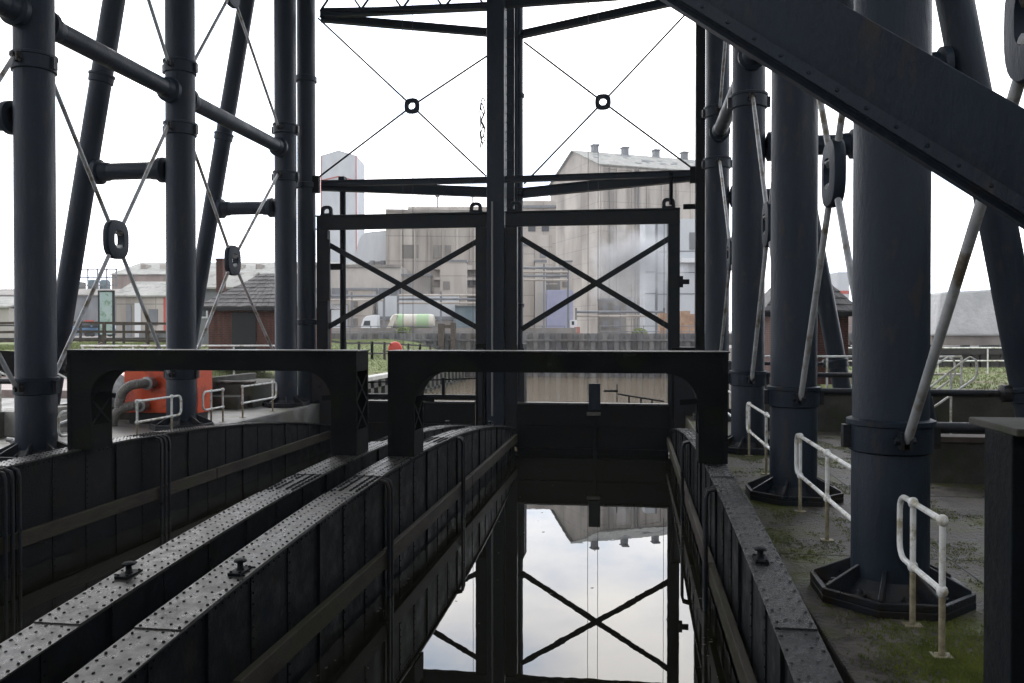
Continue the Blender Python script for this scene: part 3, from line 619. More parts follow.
# piers standing in the water at the gate line
pr_ = 'dark pier blocks at the gate line'
def pier(x0, x1, zt_, label): 
    t = thing('gate_pier', label, 'pier', ((x0 + x1) / 2, 26.2, -1), pr_)
    B().box(x0, x1, 25.9, 26.9, -2.9, zt_).build('pier_body', M['black'], t, bevel=0.03); B().box(x0 + .1, x1 - .1, 25.84, 25.9, -2.9, zt_ - .15).build('guide_plate', M['iron_worn'], t)
pier(1.2, 2.3, 3.4, 'dark steel pier at the right end of the gate line')
pier(-4.95, -4.62, 3.5, 'narrow steel pier left of the centre column'); pier(-3.46, -3.62 + .5 - .3, 3.5, 'narrow steel pier right of the centre column')
pier(-10.5, -9.62, 3.0, 'dark steel pier at the left end of the gate line')
# gate frames with X bracing
def gate_frame(x0, x1, label, posts):
    t = thing('lift_gate', label, 'gate', ((x0 + x1) / 2, 26.15, 0), 'pair of braced gate frames')
    z0 = 7.22; z1 = 7.7
    g = B().box(x0, x1, 26.0, 26.04, z0, z1); 
    for z in (z0, z1 - 0.05): g.box(x0, x1, 25.93, 26.11, z, z + 0.05)
    g.build('top_beam', M['gate'], t, bevel=0.008)
    if 'l' in posts:
        B().box(x0, x0 + 0.38, 26.0, 26.25, 0.2, z0).build('post', M['gate'], t, bevel=0.01)
    if 'r' in posts: B().box(x1 - 0.36, x1, 26.0, 26.25, 0.2, z0).build('post', M['gate'], t, bevel=0.01)
    xl = x0 + (0.5 if x1 > 0 else 0.2); xr = x1 - 0.2
    B().bar((xl, 26.06, 6.85), (xr, 26.06, 3.95), 0.03, 0.17, (0, 0, 1)).build('brace', M['gate'], t)
    B().bar((xl, 26.12, 3.95), (xr, 26.12, 6.85), 0.03, 0.17, (0, 0, 1)).build('brace', M['gate'], t)
    for x in (x0 + 0.35, x1 - 0.35):
        b = B(); link_ring(b, (x, 26.02, z1 + 0.12), 0.2, 0.2, 0.05, 'x'); b.box(x - .2, x + .2, 25.95, 26.09, z1, z1 + 0.06); b.build('lifting_eye', M['gate'], t, smooth=True)
    return t
gate_frame(-4.0, 1.46, 'right-hand braced gate frame in front of the concrete silo building', 'lr')
t = gate_frame(-10.28, -4.6, 'left-hand braced gate frame in front of the lorry yard', 'lr')
B().box(-10.2, -9.8, 25.9, 26.0, 4.9, 6.9).build('side_plate', M['gate'], t)
def rodthing(name, label, cat, p, q, r, m='iron', group=None):
    t = thing(name, label, cat, p, group); o = B().tube(p, q, r, 10).build('rod', M[m], t, smooth=True); return t
t = rodthing('lift_rod', 'thick dark vertical rod beside the left gate post', 'rod', (at(343, 300, 26.6).x, 26.6, 2.5), (at(343, 300, 26.6).x, 26.6, 8.9), 0.10, 'black')
B().box(at(331, 300, 26.5).x, at(343, 300, 26.5).x, 26.45, 26.6, 5.95, 6.15).build('arm', M['gate'], t)
B().box(at(343, 300, 26.6).x - .1, at(343, 300, 26.6).x + .1, 26.45, 26.75, 8.9, 9.05).build('cap', M['gate'], t)
x = at(671, 200, 26.1).x
rodthing('lift_rod', 'dark vertical rod above the right gate eye', 'rod', (x, 26.02, 7.8), (x, 26.02, 8.8), 0.06, 'black')
t = thing('gate_switch', 'small black switch box on the right gate post', 'switch', (1.5, 26.1, 5.4))
B().box(1.46, 1.75, 26.05, 26.15, 5.35, 5.5).box(1.46, 1.56, 26.04, 26.16, 5.25, 5.6).build('housing', M['gate'], t)
for px in (588, 598): 
    x = at(px, 300, 26.3).x; tag(B().tube((x, 26.3, 1.6), (x, 26.3, ZT), 0.009, 5).build('wire_rope', M['chain']), 'thin wire rope hanging over the right gate, ' + ('left one' if px == 588 else 'right one'), 'wire rope', 'thin hanging wire ropes')
for px in (403, 413):
    x = at(px, 300, 26.3).x; tag(B().tube((x, 26.3, 1.6), (x, 26.3, ZT), 0.009, 5).build('wire_rope', M['chain']), 'thin wire rope hanging over the left gate, ' + ('left one' if px == 403 else 'right one'), 'wire rope', 'thin hanging wire ropes')
for px in (473, 664):
    x = at(px, 300, 25.9).x; tag(B().tube((x, 25.9, 2.0), (x, 25.9, 7.2), 0.008, 5).build('wire_rope', M['chain']), 'thin wire beside the %s gate post' % ('left' if px == 473 else 'right'), 'wire rope', 'thin hanging wire ropes')
# horizontal beams
def beam(p, q, w_, h_, label, m='iron', lat=False):
    t = thing('cross_beam', label, 'beam', p, 'horizontal beams at the gate end')
    p = Vector(p); q = Vector(q)
    B().bar(p, q, w_ * .25, h_).bar(p + Vector((0, 0, h_ / 2)), q + Vector((0, 0, h_ / 2)), w_, 0.03).bar(p - Vector((0, 0, h_ / 2)), q - Vector((0, 0, h_ / 2)), w_, 0.03).build('girder', M[m], t)
    return t
ctr = ((xc + xd) / 2, 28.6)
beam((2.0, 26.0, 8.75), (xb, 26.2, 8.75), 0.2, 0.16, 'lower straight beam above the right gate')
beam((xa, 26.2, 8.75), (-10.1, 26.05, 8.75), 0.2, 0.16, 'lower straight beam above the left gate')
beam((2.0, 26.05, 8.7), (ctr[0], ctr[1], 8.7), 0.25, 0.3, 'lower slanting beam above the right gate')
beam((-10.15, 26.1, 8.7), (ctr[0], ctr[1], 8.7), 0.25, 0.3, 'lower slanting beam above the left gate')
beam((2.0, 26.0, 14.35), (xb, 26.2, 14.35), 0.2, 0.2, 'top straight beam above the right gate')
beam((-10.15, 26.05, 14.3), (xa, 26.2, 14.3), 0.2, 0.2, 'top straight beam above the left gate')
beam((2.0, 26.05, 14.2), (ctr[0], ctr[1], 14.2), 0.2, 0.22, 'top slanting beam above the right gate')
beam((-10.15, 26.1, 14.2), (ctr[0], ctr[1], 14.2), 0.2, 0.22, 'top slanting beam above the left gate')
t = thing('lattice_girder', 'lattice girder at the top edge above the left gate', 'girder', (-10.1, 26.0, 14.8))
pa = Vector((-10.1, 26.0, 14.42)); pb = Vector((xa, 25.9, 14.15)); pm = Vector((-10.1, 26.0, 15.4)); pn = Vector((xa, 25.9, 15.0))
B().bar(pa, pb, 0.12, 0.10).bar(pm, pn, 0.14, 0.14).build('chord', M['iron'], t)
b = B()
for k in range(4):
    s0 = pa.lerp(pb, k / 4); s1 = pm.lerp(pn, (k + .5) / 4); s2 = pa.lerp(pb, (k + 1) / 4); b.bar(s0, s1, .05, .06).bar(s1, s2, .05, .06)
b.build('lattice', M['iron'], t)
# big cross ties over the gates
cross_tie(at(412, 106, 26), [at(318, 18, 26), at(487, 56, 26), at(315, 180, 26), at(486, 176, 26)], 0.25, 0.25, 0.06, 0.03, 'thin cross tie with small ring high above the left gate', GT, 'x', 'iron')
cross_tie(at(603, 102, 26.4), [at(524, 42, 26.4), at(696, 3, 26.4), at(700, 174, 26.4), at(524, 184, 26.4)], 0.25, 0.25, 0.06, 0.03, 'thin cross tie with small ring high above the right gate', GT, 'x', 'iron')

# ------------------------------------------------------------------ overhead machinery platform (out of view; made wider to cut sky light)
t = thing('overhead_platform', 'iron machinery platform carried on top of the columns, widened to cut sky light', 'platform', (-4.2, 13, ZT))
b = B()
for x in (2.5, -11, -1.3, -7.2, -4.2): b.box(x - 0.25, x + 0.25, -5, 26.6, ZT, ZT + 1.1)
for y in RC[:-1] + [25.8]: b.box(-19, 11, y - 0.2, y + 0.2, ZT + .05, ZT + 0.9)
b.build('girders', M['iron'], t)
B().box(-19, 11, -6, 26.8, ZT + 1.1, ZT + 1.2).build('decking', M['black'], t)

# big diagonal beam close to the camera
t = thing('diagonal_beam', 'massive dark diagonal beam crossing the top right corner', 'beam', (1, 3.6, 4.8))
p = Vector((-0.55, 3.95, 5.95)); q0 = at(789, 30, 3.7); q1 = at(1024, 172, 3.45); dd = (q1 - q0).normalized()
pA = q0 - dd * 2.2; pB = q1 + dd * 1.7
B().bar(pA, pB, 0.10, 0.335, (0, 0, 1)).bar(pA + Vector((0, -.07, 0)), pB + Vector((0, -.07, 0)), 0.012, 0.325).build('web', M['iron'], t, bevel=0.012)
b = B(); ax_ = (pB - pA).normalized(); dn_ = Vector((0, -1, 0)); upb = ax_.cross(dn_).normalized()
if upb.z < 0: upb = -upb
k = 0.15
while k < (pB - pA).length:
    for o_ in (-.135, .135): b.dome(pA + ax_ * k + upb * o_ + Vector((0, -.076, 0)), .011, .008, 'y', -1, 6)
    k += 0.14
b.bar(pA + upb * .135 + Vector((0, -.076, 0)), pB + upb * .135 + Vector((0, -.076, 0)), 0.006, 0.05, upb).bar(pA - upb * .135 + Vector((0, -.076, 0)), pB - upb * .135 + Vector((0, -.076, 0)), 0.006, 0.05, upb)
b.build('edge_angle', M['iron'], t)
# dark steel gate post at the right edge
t = thing('near_gate_post', 'black steel post with worn flat top at the bottom right corner', 'post', (1.8, 3.4, 1.3))
B().box(1.42, 2.3, 3.35, 3.6, 0.6, 3.48).build('post_body', M['black'], t, bevel=0.006)
B().box(1.415, 2.32, 3.3, 3.75, 3.48, 3.51).build('top_cap', M['wall'], t, bevel=0.006)
B().box(1.66, 1.70, 3.31, 3.35, 0.6, 3.47).box(1.80, 1.84, 3.29, 3.35, 0.6, 3.47).build('edge_strip', M['iron'], t)

# ------------------------------------------------------------------ handrails
def handrail(name_label, x, ys, zb, y_round, y_open, hgt=1.08, mid=0.52, x2=None, r=0.026, group='short white handrails between the columns'):
    """posts at ys; rails run from y_open to a rounded return at y_round"""
    t = thing('handrail', name_label, 'handrail', (x, ys[0], zb), group)
    s = 1 if y_round > y_open else -1; zt = zb + hgt; zm = zb + mid; rr = 0.13
    pts = [(x, y_open, zt), (x, y_round - s * rr, zt)]
    pts += [(x, y_round - s * rr + s * rr * math.sin(a), zt - rr + rr * math.cos(a)) for a in [PI / 2 * k / 5 for k in range(1, 6)]]
    pts += [(x, y_round - s * rr + s * rr * math.cos(a), zm + rr - rr * math.sin(a)) for a in [PI / 2 * k / 5 for k in range(0, 6)]]
    pts += [(x, y_open, zm)]
    B().path(pts, r, 10).build('rail_loop', M['rail'], t, smooth=True)
    for y in ys:
        B().tube((x, y, zb + 0.015), (x, y, zm - .02), r * 0.95, 10).build('post_foot', M['railpost'], t, smooth=True)
        B().tube((x, y, zm - .02), (x, y, zt), r * 0.95, 10).build('post', M['rail'], t, smooth=True)
        for z in (zt, zm): B().lathe((x, y, z), [(0.02, -0.045), (0.038, -0.03), (0.046, 0), (0.038, 0.03), (0.02, 0.045)], 12).build('ball_joint', M['rail'], t, smooth=True)
        B().box(x - 0.075, x + 0.075, y - 0.06, y + 0.06, zb, zb + 0.015).build('foot_plate', M['railpost'], t)
    return t
handrail('white rail loop beside the nearest column base at bottom right', 2.43, [6.93, 7.62], 1.3, 7.98, 6.93)
handrail('white rail with yellowed post between the thickest and second right columns', 2.38, [10.6, 12.25], 1.3, 12.55, 9.1)
handrail('white rail between the second and third right columns', 2.40, [15.4, 17.6], 1.3, 17.9, 14.0)
handrail('white rail beyond the third right column', 2.40, [20.2, 22.6], 1.3, 22.9, 19.1)
handrail('white rail cut by the left edge on the pump deck', -10.5, [11.2, 10.2], 1.53, 12.4, 9.3, 0.95, 0.45)
handrail('white rail just right of the leftmost column', -10.5, [15.1, 14.5], 1.53, 13.9, 15.15, 0.85, 0.4)
handrail('white rail in front of the red pump', -10.5, [16.35, 17.7], 1.53, 18.1, 16.3, 0.85, 0.4)
handrail('white rail just right of the column before the pump', -10.5, [19.5, 20.1], 1.53, 19.1, 20.15, 0.85, 0.4)
handrail('white rail with rounded end in front of the hut terrace', -10.5, [21.2, 23.1], 1.53, 23.35, 21.15, 0.85, 0.4)
t = thing('long_railing', 'long two-bar white railing in front of the brick hut', 'railing', (-13.0, 23, 2.25))
P0 = Vector((-18.5, 25.6, 2.25)); P1 = Vector((-11.6, 26.6, 2.25))
B().tube(P0 + Vector((0, 0, 1.15)), P1 + Vector((0, 0, 1.15)), 0.03, 8).tube(P0 + Vector((0, 0, .6)), P1 + Vector((0, 0, .6)), 0.03, 8).build('rails', M['rail'], t, smooth=True)
for k in range(5):
    q = P0.lerp(P1, k / 4 * .98 + .01); B().tube(q, q + Vector((0, 0, 1.17)), 0.03, 8).build('post', M['rail'], t, smooth=True)
# far right white railing + stair rails on the lawn
def railing(label, a, c, z, n, h=1.1):
    t = thing('long_railing', label, 'railing', (*a, z)); a = Vector((*a, z)); c = Vector((*c, z))
    B().tube(a + Vector((0, 0, h)), c + Vector((0, 0, h)), 0.03, 8).tube(a + Vector((0, 0, h * .5)), c + Vector((0, 0, h * .5)), 0.03, 8).build('rails', M['rail'], t, smooth=True)
    for k in range(n): q = a.lerp(c, k / (n - 1)); B().tube(q, q + Vector((0, 0, h)), 0.03, 8).build('post', M['rail'], t, smooth=True)
railing('white railing along the far edge of the right lawn', (8.5, 36.2), (32, 41.0), 2.1, 12, 1.1)
def stair_rail(label, px0, Y):
    t = thing('stair_rail', label, 'stair rail', at(px0, 400, Y), 'sloping stair rails on the right')
    a = at(px0, 412, Y); q = [at(px0 - 8, 405, Y), at(px0 + 46, 362, Y), at(px0 + 54, 357, Y), at(px0 + 60, 360, Y), at(px0 + 61, 368, Y), at(px0 + 61, 374, Y), at(px0 + 58, 379, Y), at(px0 - 6, 424, Y)]
    B().path(q, 0.028, 8).build('rail_loop', M['rail'], t, smooth=True)
    for k in (0.35, .8): e = q[0].lerp(q[1], k); B().tube(e, Vector((e.x, e.y, 1.35)), 0.028, 8).build('post', M['rail'], t, smooth=True)
stair_rail('sloping white stair rail, nearer one on the right', 916, 21.4); stair_rail('sloping white stair rail, farther one on the right', 894, 23.6)
railing('low white railing in front of the right brick hut', (3.5, 23.4), (8.8, 23.8), 2.25, 4, 0.95)

# ------------------------------------------------------------------ pump set on the left deck
t = thing('water_pump', 'orange-red enclosed water pump with two thick grey hoses', 'pump', (-12.1, 20, 1.5))
x0, x1 = at(124, 400, 19.7).x, at(197, 400, 19.7).x
B().box(x0, x1, 19.7, 20.5, 1.78, 3.0).box(x0 + 0.03, x1 - .03, 19.68, 20.52, 2.98, 3.04).build('cabinet', M['red'], t, bevel=0.05)
B().box(x0 + .1, x1 - .1, 19.75, 20.45, 1.5, 1.8).build('skid', M['dark'], t, bevel=0.03)
B().lathe((x0 - 0.25, 20.1, 2.35), [(0.05, -.35), (0.42, -.32), (0.46, -.1), (0.46, .1), (0.42, .32), (0.05, .35)], 20, (0, 1, 0)).build('volute', M['red'], t, smooth=True)
B().lathe((x0 - 0.3, 19.76, 2.35), [(0.40, -.03), (0.45, 0), (0.45, 0.05)], 20, (0, 1, 0)).build('flange_ring', M['steelm'], t, smooth=True)
for (px, py, dz) in ((150, 383, 0), (143, 405, 0)):
    c = at(px, py, 19.6); B().lathe(c, [(0.15, .1), (0.15, -0.08), (0.17, -.09), (0.17, -.16), (0.13, -.17)], 16, (0, 1, 0)).build('port', M['steelm'], t, smooth=True)
    pts = [c + Vector((0, -.1, 0)), c + Vector((-.1, -.28, 0.0)), c + Vector((-.32, -.36, -0.04)), c + Vector((-.52, -.38, -.2)), c + Vector((-.6, -.38, -.45)), c + Vector((-.62, -.36, -.75))]
    P = []
    for i in range(len(pts) - 1):
        for k in range(5): P.append(pts[i].lerp(pts[i + 1], k / 5))
    P.append(pts[-1])
    for _ in range(3): P = [P[0]] + [(P[i - 1] + P[i] * 2 + P[i + 1]) / 4 for i in range(1, len(P) - 1)] + [P[-1]]
    b = B().path(P, 0.11, 12)
    for k in range(1, len(P) - 1):
        a_ = (P[k + 1] - P[k - 1]).normalized(); b.lathe(P[k], [(0.108, -.03), (0.122, -.01), (0.122, .01), (0.108, .03)], 12, a_)
    b.build('hose', M['hose'], t, smooth=True)
# steps, pipes left of it
t = thing('steps', 'pale concrete steps with diagonal rails behind the leftmost column', 'steps', (-14, 18, 1.5))
B().box(-14.2, -13.4, 17.0, 18.6, 1.5, 1.68).box(-14.2, -13.55, 17.0, 18.6, 1.68, 1.86).box(-14.2, -13.7, 17, 18.6, 1.86, 2.05).build('treads', M['cope'], t)
b = B()
for y_ in (17.0, 18.6): b.path([(-12.9, y_, 2.3), (-14.4, y_, 3.0)], 0.025, 8).tube((-12.95, y_, 1.5), (-12.95, y_, 2.35), .025, 8).tube((-14.3, y_, 2.0), (-14.3, y_, 2.98), .025, 8)
b.build('stair_rail', M['rail'], t, smooth=True)
t = thing('sack', 'pale filled sack on the deck at the left edge', 'sack', (-12.2, 12.6, 1.5))
B().lathe((-12.2, 12.6, 1.5), [(0.42, 0), (0.5, .12), (0.5, .4), (0.4, .58), (0.2, .64)], 12).build('sack_body', M['cope'], t, smooth=True)
B().lathe((-12.2, 12.6, 2.12), [(0.12, 0), (0.05, .05), (0.1, .14)], 10).build('tied_neck', M['cope'], t, smooth=True)
b = B()
rnd = random.Random(5)
for k in range(14): p = Vector((-11.9 + rnd.uniform(-.5, .5), 15.4 + rnd.uniform(-.4, .5), 1.55 + rnd.uniform(0, .5))); b.tube(p, p + Vector((rnd.uniform(-.5, .5), rnd.uniform(-.4, .4), rnd.uniform(-.1, .2))), 0.05, 8)
tag(b.build('pipe_fittings', M['steelm'], smooth=True), 'heap of grey pipe fittings between leftmost column and portal', 'pipe fittings')

# ------------------------------------------------------------------ brick huts
def hut(x0, x1, y0, y1, zb, ze, zr, label, door, hip, chim=None):
    t = thing('brick_hut', label, 'hut', ((x0 + x1) / 2, y0, zb), 'brick huts with stone slate roofs')
    b = B().box(x0, x1, y0, y1, zb, ze); b.build('wall', M['brick'], t)
    o = 0.35; yc = (y0 + y1) / 2
    r = B().add([(x0 - o, y0 - o, ze - .05), (x1 + o, y0 - o, ze - .05), (x1 + o, y1 + o, ze - .05), (x0 - o, y1 + o, ze - .05), (x0 + hip, yc, zr), (x1 - hip, yc, zr)],
                [(0, 1, 5, 4), (1, 2, 5), (2, 3, 4, 5), (3, 0, 4), (3, 2, 1, 0)])
    n = 9
    for k in range(n):       # overlapping slate courses on the front slope
        u0 = k / n; u1 = (k + 1) / n + 0.02
        def pt(s, u, up_): 
            a = Vector((x0 - o, y0 - o, ze - .05)).lerp(Vector((x0 + hip, yc, zr)), u); c = Vector((x1 + o, y0 - o, ze - .05)).lerp(Vector((x1 - hip, yc, zr)), u)
            q = a.lerp(c, s); q.z += up_; return q
        m_ = 16
        for j in range(m_):
            s0 = j / m_ + .002; s1 = (j + 1) / m_ - .002; e = random.uniform(0.035, 0.06)
            r.hexa([pt(s0, u0, 0), pt(s1, u0, 0), pt(s1, min(1, u1), 0.0), pt(s0, min(1, u1), 0.0), pt(s0, u0, e), pt(s1, u0, e), pt(s1, min(1, u1), .012), pt(s0, min(1, u1), .012)])
    rf = r.build('roof', M['slateflat'], t)
    B().bar((x0 - o, y0 - o, ze - 0.12), (x1 + o, y0 - o, ze - 0.12), 0.03, 0.14).build('fascia', M['dark'], t)
    if door: B().box(door[0], door[1], y0 - 0.03, y0 + 0.02, zb, ze - .25).build('doorway', M['dark'], t)
    if chim: B().box(chim - .15, chim + .15, yc - .15, yc + .15, zr - .8, zr + .62).box(chim - .18, chim + .18, yc - .18, yc + .18, zr + .62, zr + .68).build('chimney', M['brick'], rf)
    return t
M['slateflat'] = mat('stone_slate', (0.075, 0.07, 0.068), 0.75, (0.14, 0.13, 0.125), 2.2, 0.5, 10)
a = at(205, 300, 32); c = at(296, 300, 32)
hut(a.x + .15, c.x, 32, 36, 2.6, 4.93, 6.4, 'red brick hut with slate roof and dark doorway behind the left columns', (at(232, 300, 32).x, at(256, 300, 32).x), 1.4, at(221, 262, 34).x)
a = at(775, 300, 27); c = at(846, 300, 27)
hut(a.x, c.x + 0.2, 27.5, 31, 2.2, 4.55, 6.4, 'red brick hut with slate roof glimpsed between the right columns', (at(795, 300, 27.5).x, at(812, 300, 27.5).x), 1.2)
# small hut window sash left of left hut
t = thing('small_shed', 'grey boarded shed with a white window beside the brick hut', 'shed', at(200, 330, 44))
xx0, xx1 = at(172, 300, 44).x, at(240, 300, 44).x
B().box(xx0, xx1, 44, 48, 2.8, 6.3).build('wall', M['metald'], t)
B().prism([(xx0 - .2, 43.8, 6.3), (xx1 + .2, 43.8, 6.3), (xx1 + .2, 46, 7.3), (xx0 - .2, 46, 7.3)], (0, 0, 0.1)).prism([(xx0 - .2, 48.2, 6.3), (xx1 + .2, 48.2, 6.3), (xx1 + .2, 46, 7.3), (xx0 - .2, 46, 7.3)], (0, 0, 0.1)).build('roof', M['asb'], t)
wx0, wx1 = at(197, 310, 43.9).x, at(207, 310, 43.9).x
wf = B().box(wx0, wx1, 43.93, 43.99, 4.65, 5.35).build('window', M['white'], t); B().box(wx0 + .08, wx1 - .08, 43.9, 43.93, 4.75, 5.25).build('pane', M['glass'], wf)

# ------------------------------------------------------------------ fences
def fence(label, pts, h, rails, m, post_gap=1.8, pw=0.12, zf=None):
    t = thing('wooden_fence', label, 'fence', pts[0])
    segs = [Vector(p) for p in pts]
    for r_ in rails:
        b = B()
        for a_, c_ in zip(segs[:-1], segs[1:]): b.bar(a_ + Vector((0, 0, h * r_)), c_ + Vector((0, 0, h * r_)), 0.05, 0.11)
        b.build('rail', M[m], t)
    for a_, c_ in zip(segs[:-1], segs[1:]):
        n_ = max(1, int((c_ - a_).length / post_gap))
        for k in range(n_ + 1):
            q = a_.lerp(c_, k / n_); B().box(q.x - pw / 2, q.x + pw / 2, q.y - pw / 2, q.y + pw / 2, q.z - .3, q.z + h + 0.05).build('post', M[m], t)
def gp(px, Y): p = at(px, 330, Y); return (p.x, Y, left_h(p.x, Y))
fence('dark post and rail fence across the far lawn behind the info board', [gp(-60, 52), gp(60, 50), gp(170, 47), gp(215, 44)], 1.25, (0.25, .6, 0.97), 'blackwood')
fence('brown post and rail fence near the left edge in front of the lawn', [gp(-20, 33), gp(60, 34), gp(190, 36)], 1.15, (0.3, .65, 1.0), 'brownwood', 1.6)
fence('black post and rail fence curving along the grass bank behind the left gate', [gp(318, 44), gp(345, 47), gp(372, 51), gp(396, 56), gp(420, 60), (gp(440, 64)[0], 64, gp(440, 64)[2])], 1.1, (0.35, 0.95), 'blackwood', 2.0, 0.14)
# lifebuoy cabinet
g_ = gp(396, 55)
t = thing('lifebuoy_cabinet', 'bright red lifebuoy cabinet on the black fence', 'lifebuoy cabinet', g_)
B().lathe((g_[0], 54.8, g_[2] + 0.85), [(0.3, -.14), (0.45, -.1), (0.5, 0), (0.45, .1), (0.3, .14)], 18, (0, 1, 0)).box(g_[0] - .38, g_[0] + .38, 54.7, 54.9, g_[2] + .3, g_[2] + .9).build('case', M['reddark'], t, smooth=True)
B().box(g_[0] - .05, g_[0] + .05, 54.9, 55.0, g_[2] - .2, g_[2] + .9).build('stake', M['blackwood'], t)
# info board
p = at(106, 310, 38)
t = thing('information_board', 'upright information board with faded blue-green map panel and dark frame', 'information board', (p.x, 38, 3.1))
x0, x1 = at(99.5, 300, 38).x, at(113, 300, 38).x; z1 = at(106, 292, 38).z
B().box(x0 - .06, x0 + .02, 37.95, 38.05, 3.0, z1).box(x1 - .02, x1 + .08, 37.95, 38.05, 3.0, z1).box(x0 - .06, x1 + .08, 37.95, 38.05, z1, z1 + .08).build('frame', M['dark'], t, bevel=.01)
B().box(x0 + .02, x1 - .02, 37.97, 38.03, 3.75, z1).build('panel', M['board'], t)
# scrap sculpture
b = B(); rnd = random.Random(11)
for k in range(60):
    c = at(rnd.uniform(96, 158), 340, rnd.uniform(30, 32)); c.z = 2.6 + rnd.uniform(0, 0.75) * (0.5 + 0.5 * math.sin(k)); a0 = rnd.uniform(0, 6); rr = rnd.uniform(.15, .5)
    ax1 = Vector((rnd.uniform(-1, 1), rnd.uniform(-1, 1), rnd.uniform(-1, 1))).normalized(); ax2 = ax1.orthogonal().normalized()
    b.path([c + ax1 * rr * math.cos(a0 + j * .35) + ax2 * rr * math.sin(a0 + j * .35) for j in range(8)], 0.045, 5)
tag(b.build('scrap_heap', M['scrap'], smooth=True), 'tangled heap of rusty ironwork in front of the information board', 'scrap iron')

# ------------------------------------------------------------------ far bank: sheet piling
b = B(); x = -46.0; k = 0; zt = 3.75
prof = []
while x < 60:
    prof += [(x, 72.0), (x + .35, 72.0), (x + .5, 71.65), (x + .85, 71.65)]; x += 1.0
for (p0, p1) in zip(prof[:-1], prof[1:]): b.add([(p0[0], p0[1], -2.9), (p1[0], p1[1], -2.9), (p1[0], p1[1], zt), (p0[0], p0[1], zt), (p0[0], 72.35, zt), (p1[0], 72.35, zt)], [(0, 1, 2, 3), (3, 2, 5, 4)])
t = thing('sheet_pile_wall', 'ribbed grey sheet pile wall along the far river bank', 'retaining wall', (0, 72, 0))
b.build('piles', M['pile'], t); B().box(-46, 60, 71.55, 71.66, 3.1, 3.25).build('waling', M['pile'], t)
for px in (480, 553):
    pass
t = thing('mooring_dolphin', 'paler mooring pile in front of the piling behind the left gate', 'mooring pile', at(454, 350, 71))
B().box(at(438, 350, 71).x, at(438, 350, 71).x + .5, 71.0, 71.5, -1, 4.6).box(at(438, 350, 71).x, at(455, 350, 71).x, 71.1, 71.4, 4.2, 4.5).box(at(455, 350, 71).x - .4, at(455, 350, 71).x, 71, 71.5, -1, 4.7).build('timber_frame', M['brownwood'], t)

# ------------------------------------------------------------------ works and buildings on the far bank
camC = Vector((0, 0, 0)); cr = Vector((rt.x, rt.y, 0)); cf = Vector((-math.sin(YAW), math.cos(YAW), 0))
def cw(l, dpt, z=0): v = cr * l + cf * dpt; return Vector((v.x, v.y, z))
def bld_box(b, p0, u, L_, v, W_, z0, z1):
    a = p0; q = p0 + u * L_; r_ = q + v * W_; s = p0 + v * W_
    b.hexa([(a.x, a.y, z0), (q.x, q.y, z0), (r_.x, r_.y, z0), (s.x, s.y, z0), (a.x, a.y, z1), (q.x, q.y, z1), (r_.x, r_.y, z1), (s.x, s.y, z1)])
VPX = 512
def lat(px, dpt): return (px - VPX) * dpt / F
# silo building (gable faces left, long wall with gently receding eave)
u = (cr * .945 + cf * .327).normalized(); v = (cf * .945 - cr * .327).normalized()
SS = 1.9; P0 = cw(lat(600, 100 * SS), 100 * SS); ze = H + 167 * 100 * SS / F; zr = H + 23.4 * SS; LL = 17.6 * SS; WW = 16.3 * SS; ZG = 3.3
t = thing('silo_building', 'huge stained concrete silo building with pale ridged roof and vents', 'industrial building', (P0.x, P0.y, ZG))
b = B(); a = P0; q = P0 + u * LL; s = P0 + v * WW; r_ = q + v * WW; gm = P0 + v * WW / 2; gq = q + v * WW / 2
b.add([(a.x, a.y, ZG), (q.x, q.y, ZG), (r_.x, r_.y, ZG), (s.x, s.y, ZG), (a.x, a.y, ze), (q.x, q.y, ze), (r_.x, r_.y, ze), (s.x, s.y, ze), (gm.x, gm.y, zr), (gq.x, gq.y, zr)],
      [(0, 1, 5, 4), (1, 2, 6, 9, 5), (2, 3, 7, 6), (3, 0, 4, 8, 7)])
b.build('wall', M['bconc'], t)
b = B()
for side, (e0, e1) in enumerate(((a - v * .5, q - v * .5), (s + v * .5, r_ + v * .5))):
    e0 = e0 - u * .6; e1 = e1 + u * .6; g0 = gm - u * .6; g1 = gq + u * .6
    b.prism([(e0.x, e0.y, ze - .15), (e1.x, e1.y, ze - .15), (g1.x, g1.y, zr + .2), (g0.x, g0.y, zr + .2)], (0, 0, 0.25))
rf = b.build('roof', M['asb'], t)
for k in (2.95, 7.33, 11.97, 16.3):
    c = gm + u * (k * SS); bb = B(); bld_box(bb, c - u * .7 - v * 1.2 , u, 1.4, v, 1.6, zr - 0.3, zr + 1.8); bld_box(bb, c - u * .9 - v * 1.5, u, 1.8, v, 2.2, zr + 1.8, zr + 2.1); bb.build('vent', M['metald'], rf)
rnd = random.Random(2)
for k in range(26):
    bb = B(); su = rnd.uniform(1, 32); sv = rnd.uniform(.12, .85); c = a + u * su + v * (sv * WW / 2); zz = ze + (zr - ze) * sv
    wv = rnd.uniform(.7, 2.2); c2 = c + v * .9; bb.prism([(c.x, c.y, zz + .42), ((c + u * wv).x, (c + u * wv).y, zz + .42), ((c2 + u * wv).x, (c2 + u * wv).y, zz + .42 + .9 * (zr - ze) / (WW / 2)), (c2.x, c2.y, zz + .42 + .9 * (zr - ze) / (WW / 2))], (0, 0, .04)); bb.build('patch', M['metald'], rf)
bb = B(); bld_box(bb, a - v * .16, u, LL, v, .16, ze - .9, ze - .45)
for k in range(9): bld_box(bb, a - v * .25 + u * (3.9 * k + .2), u, .5, v, .25, ZG, ze - .5)
bb.build('pilaster', M['bconc'], t)
bb = B()
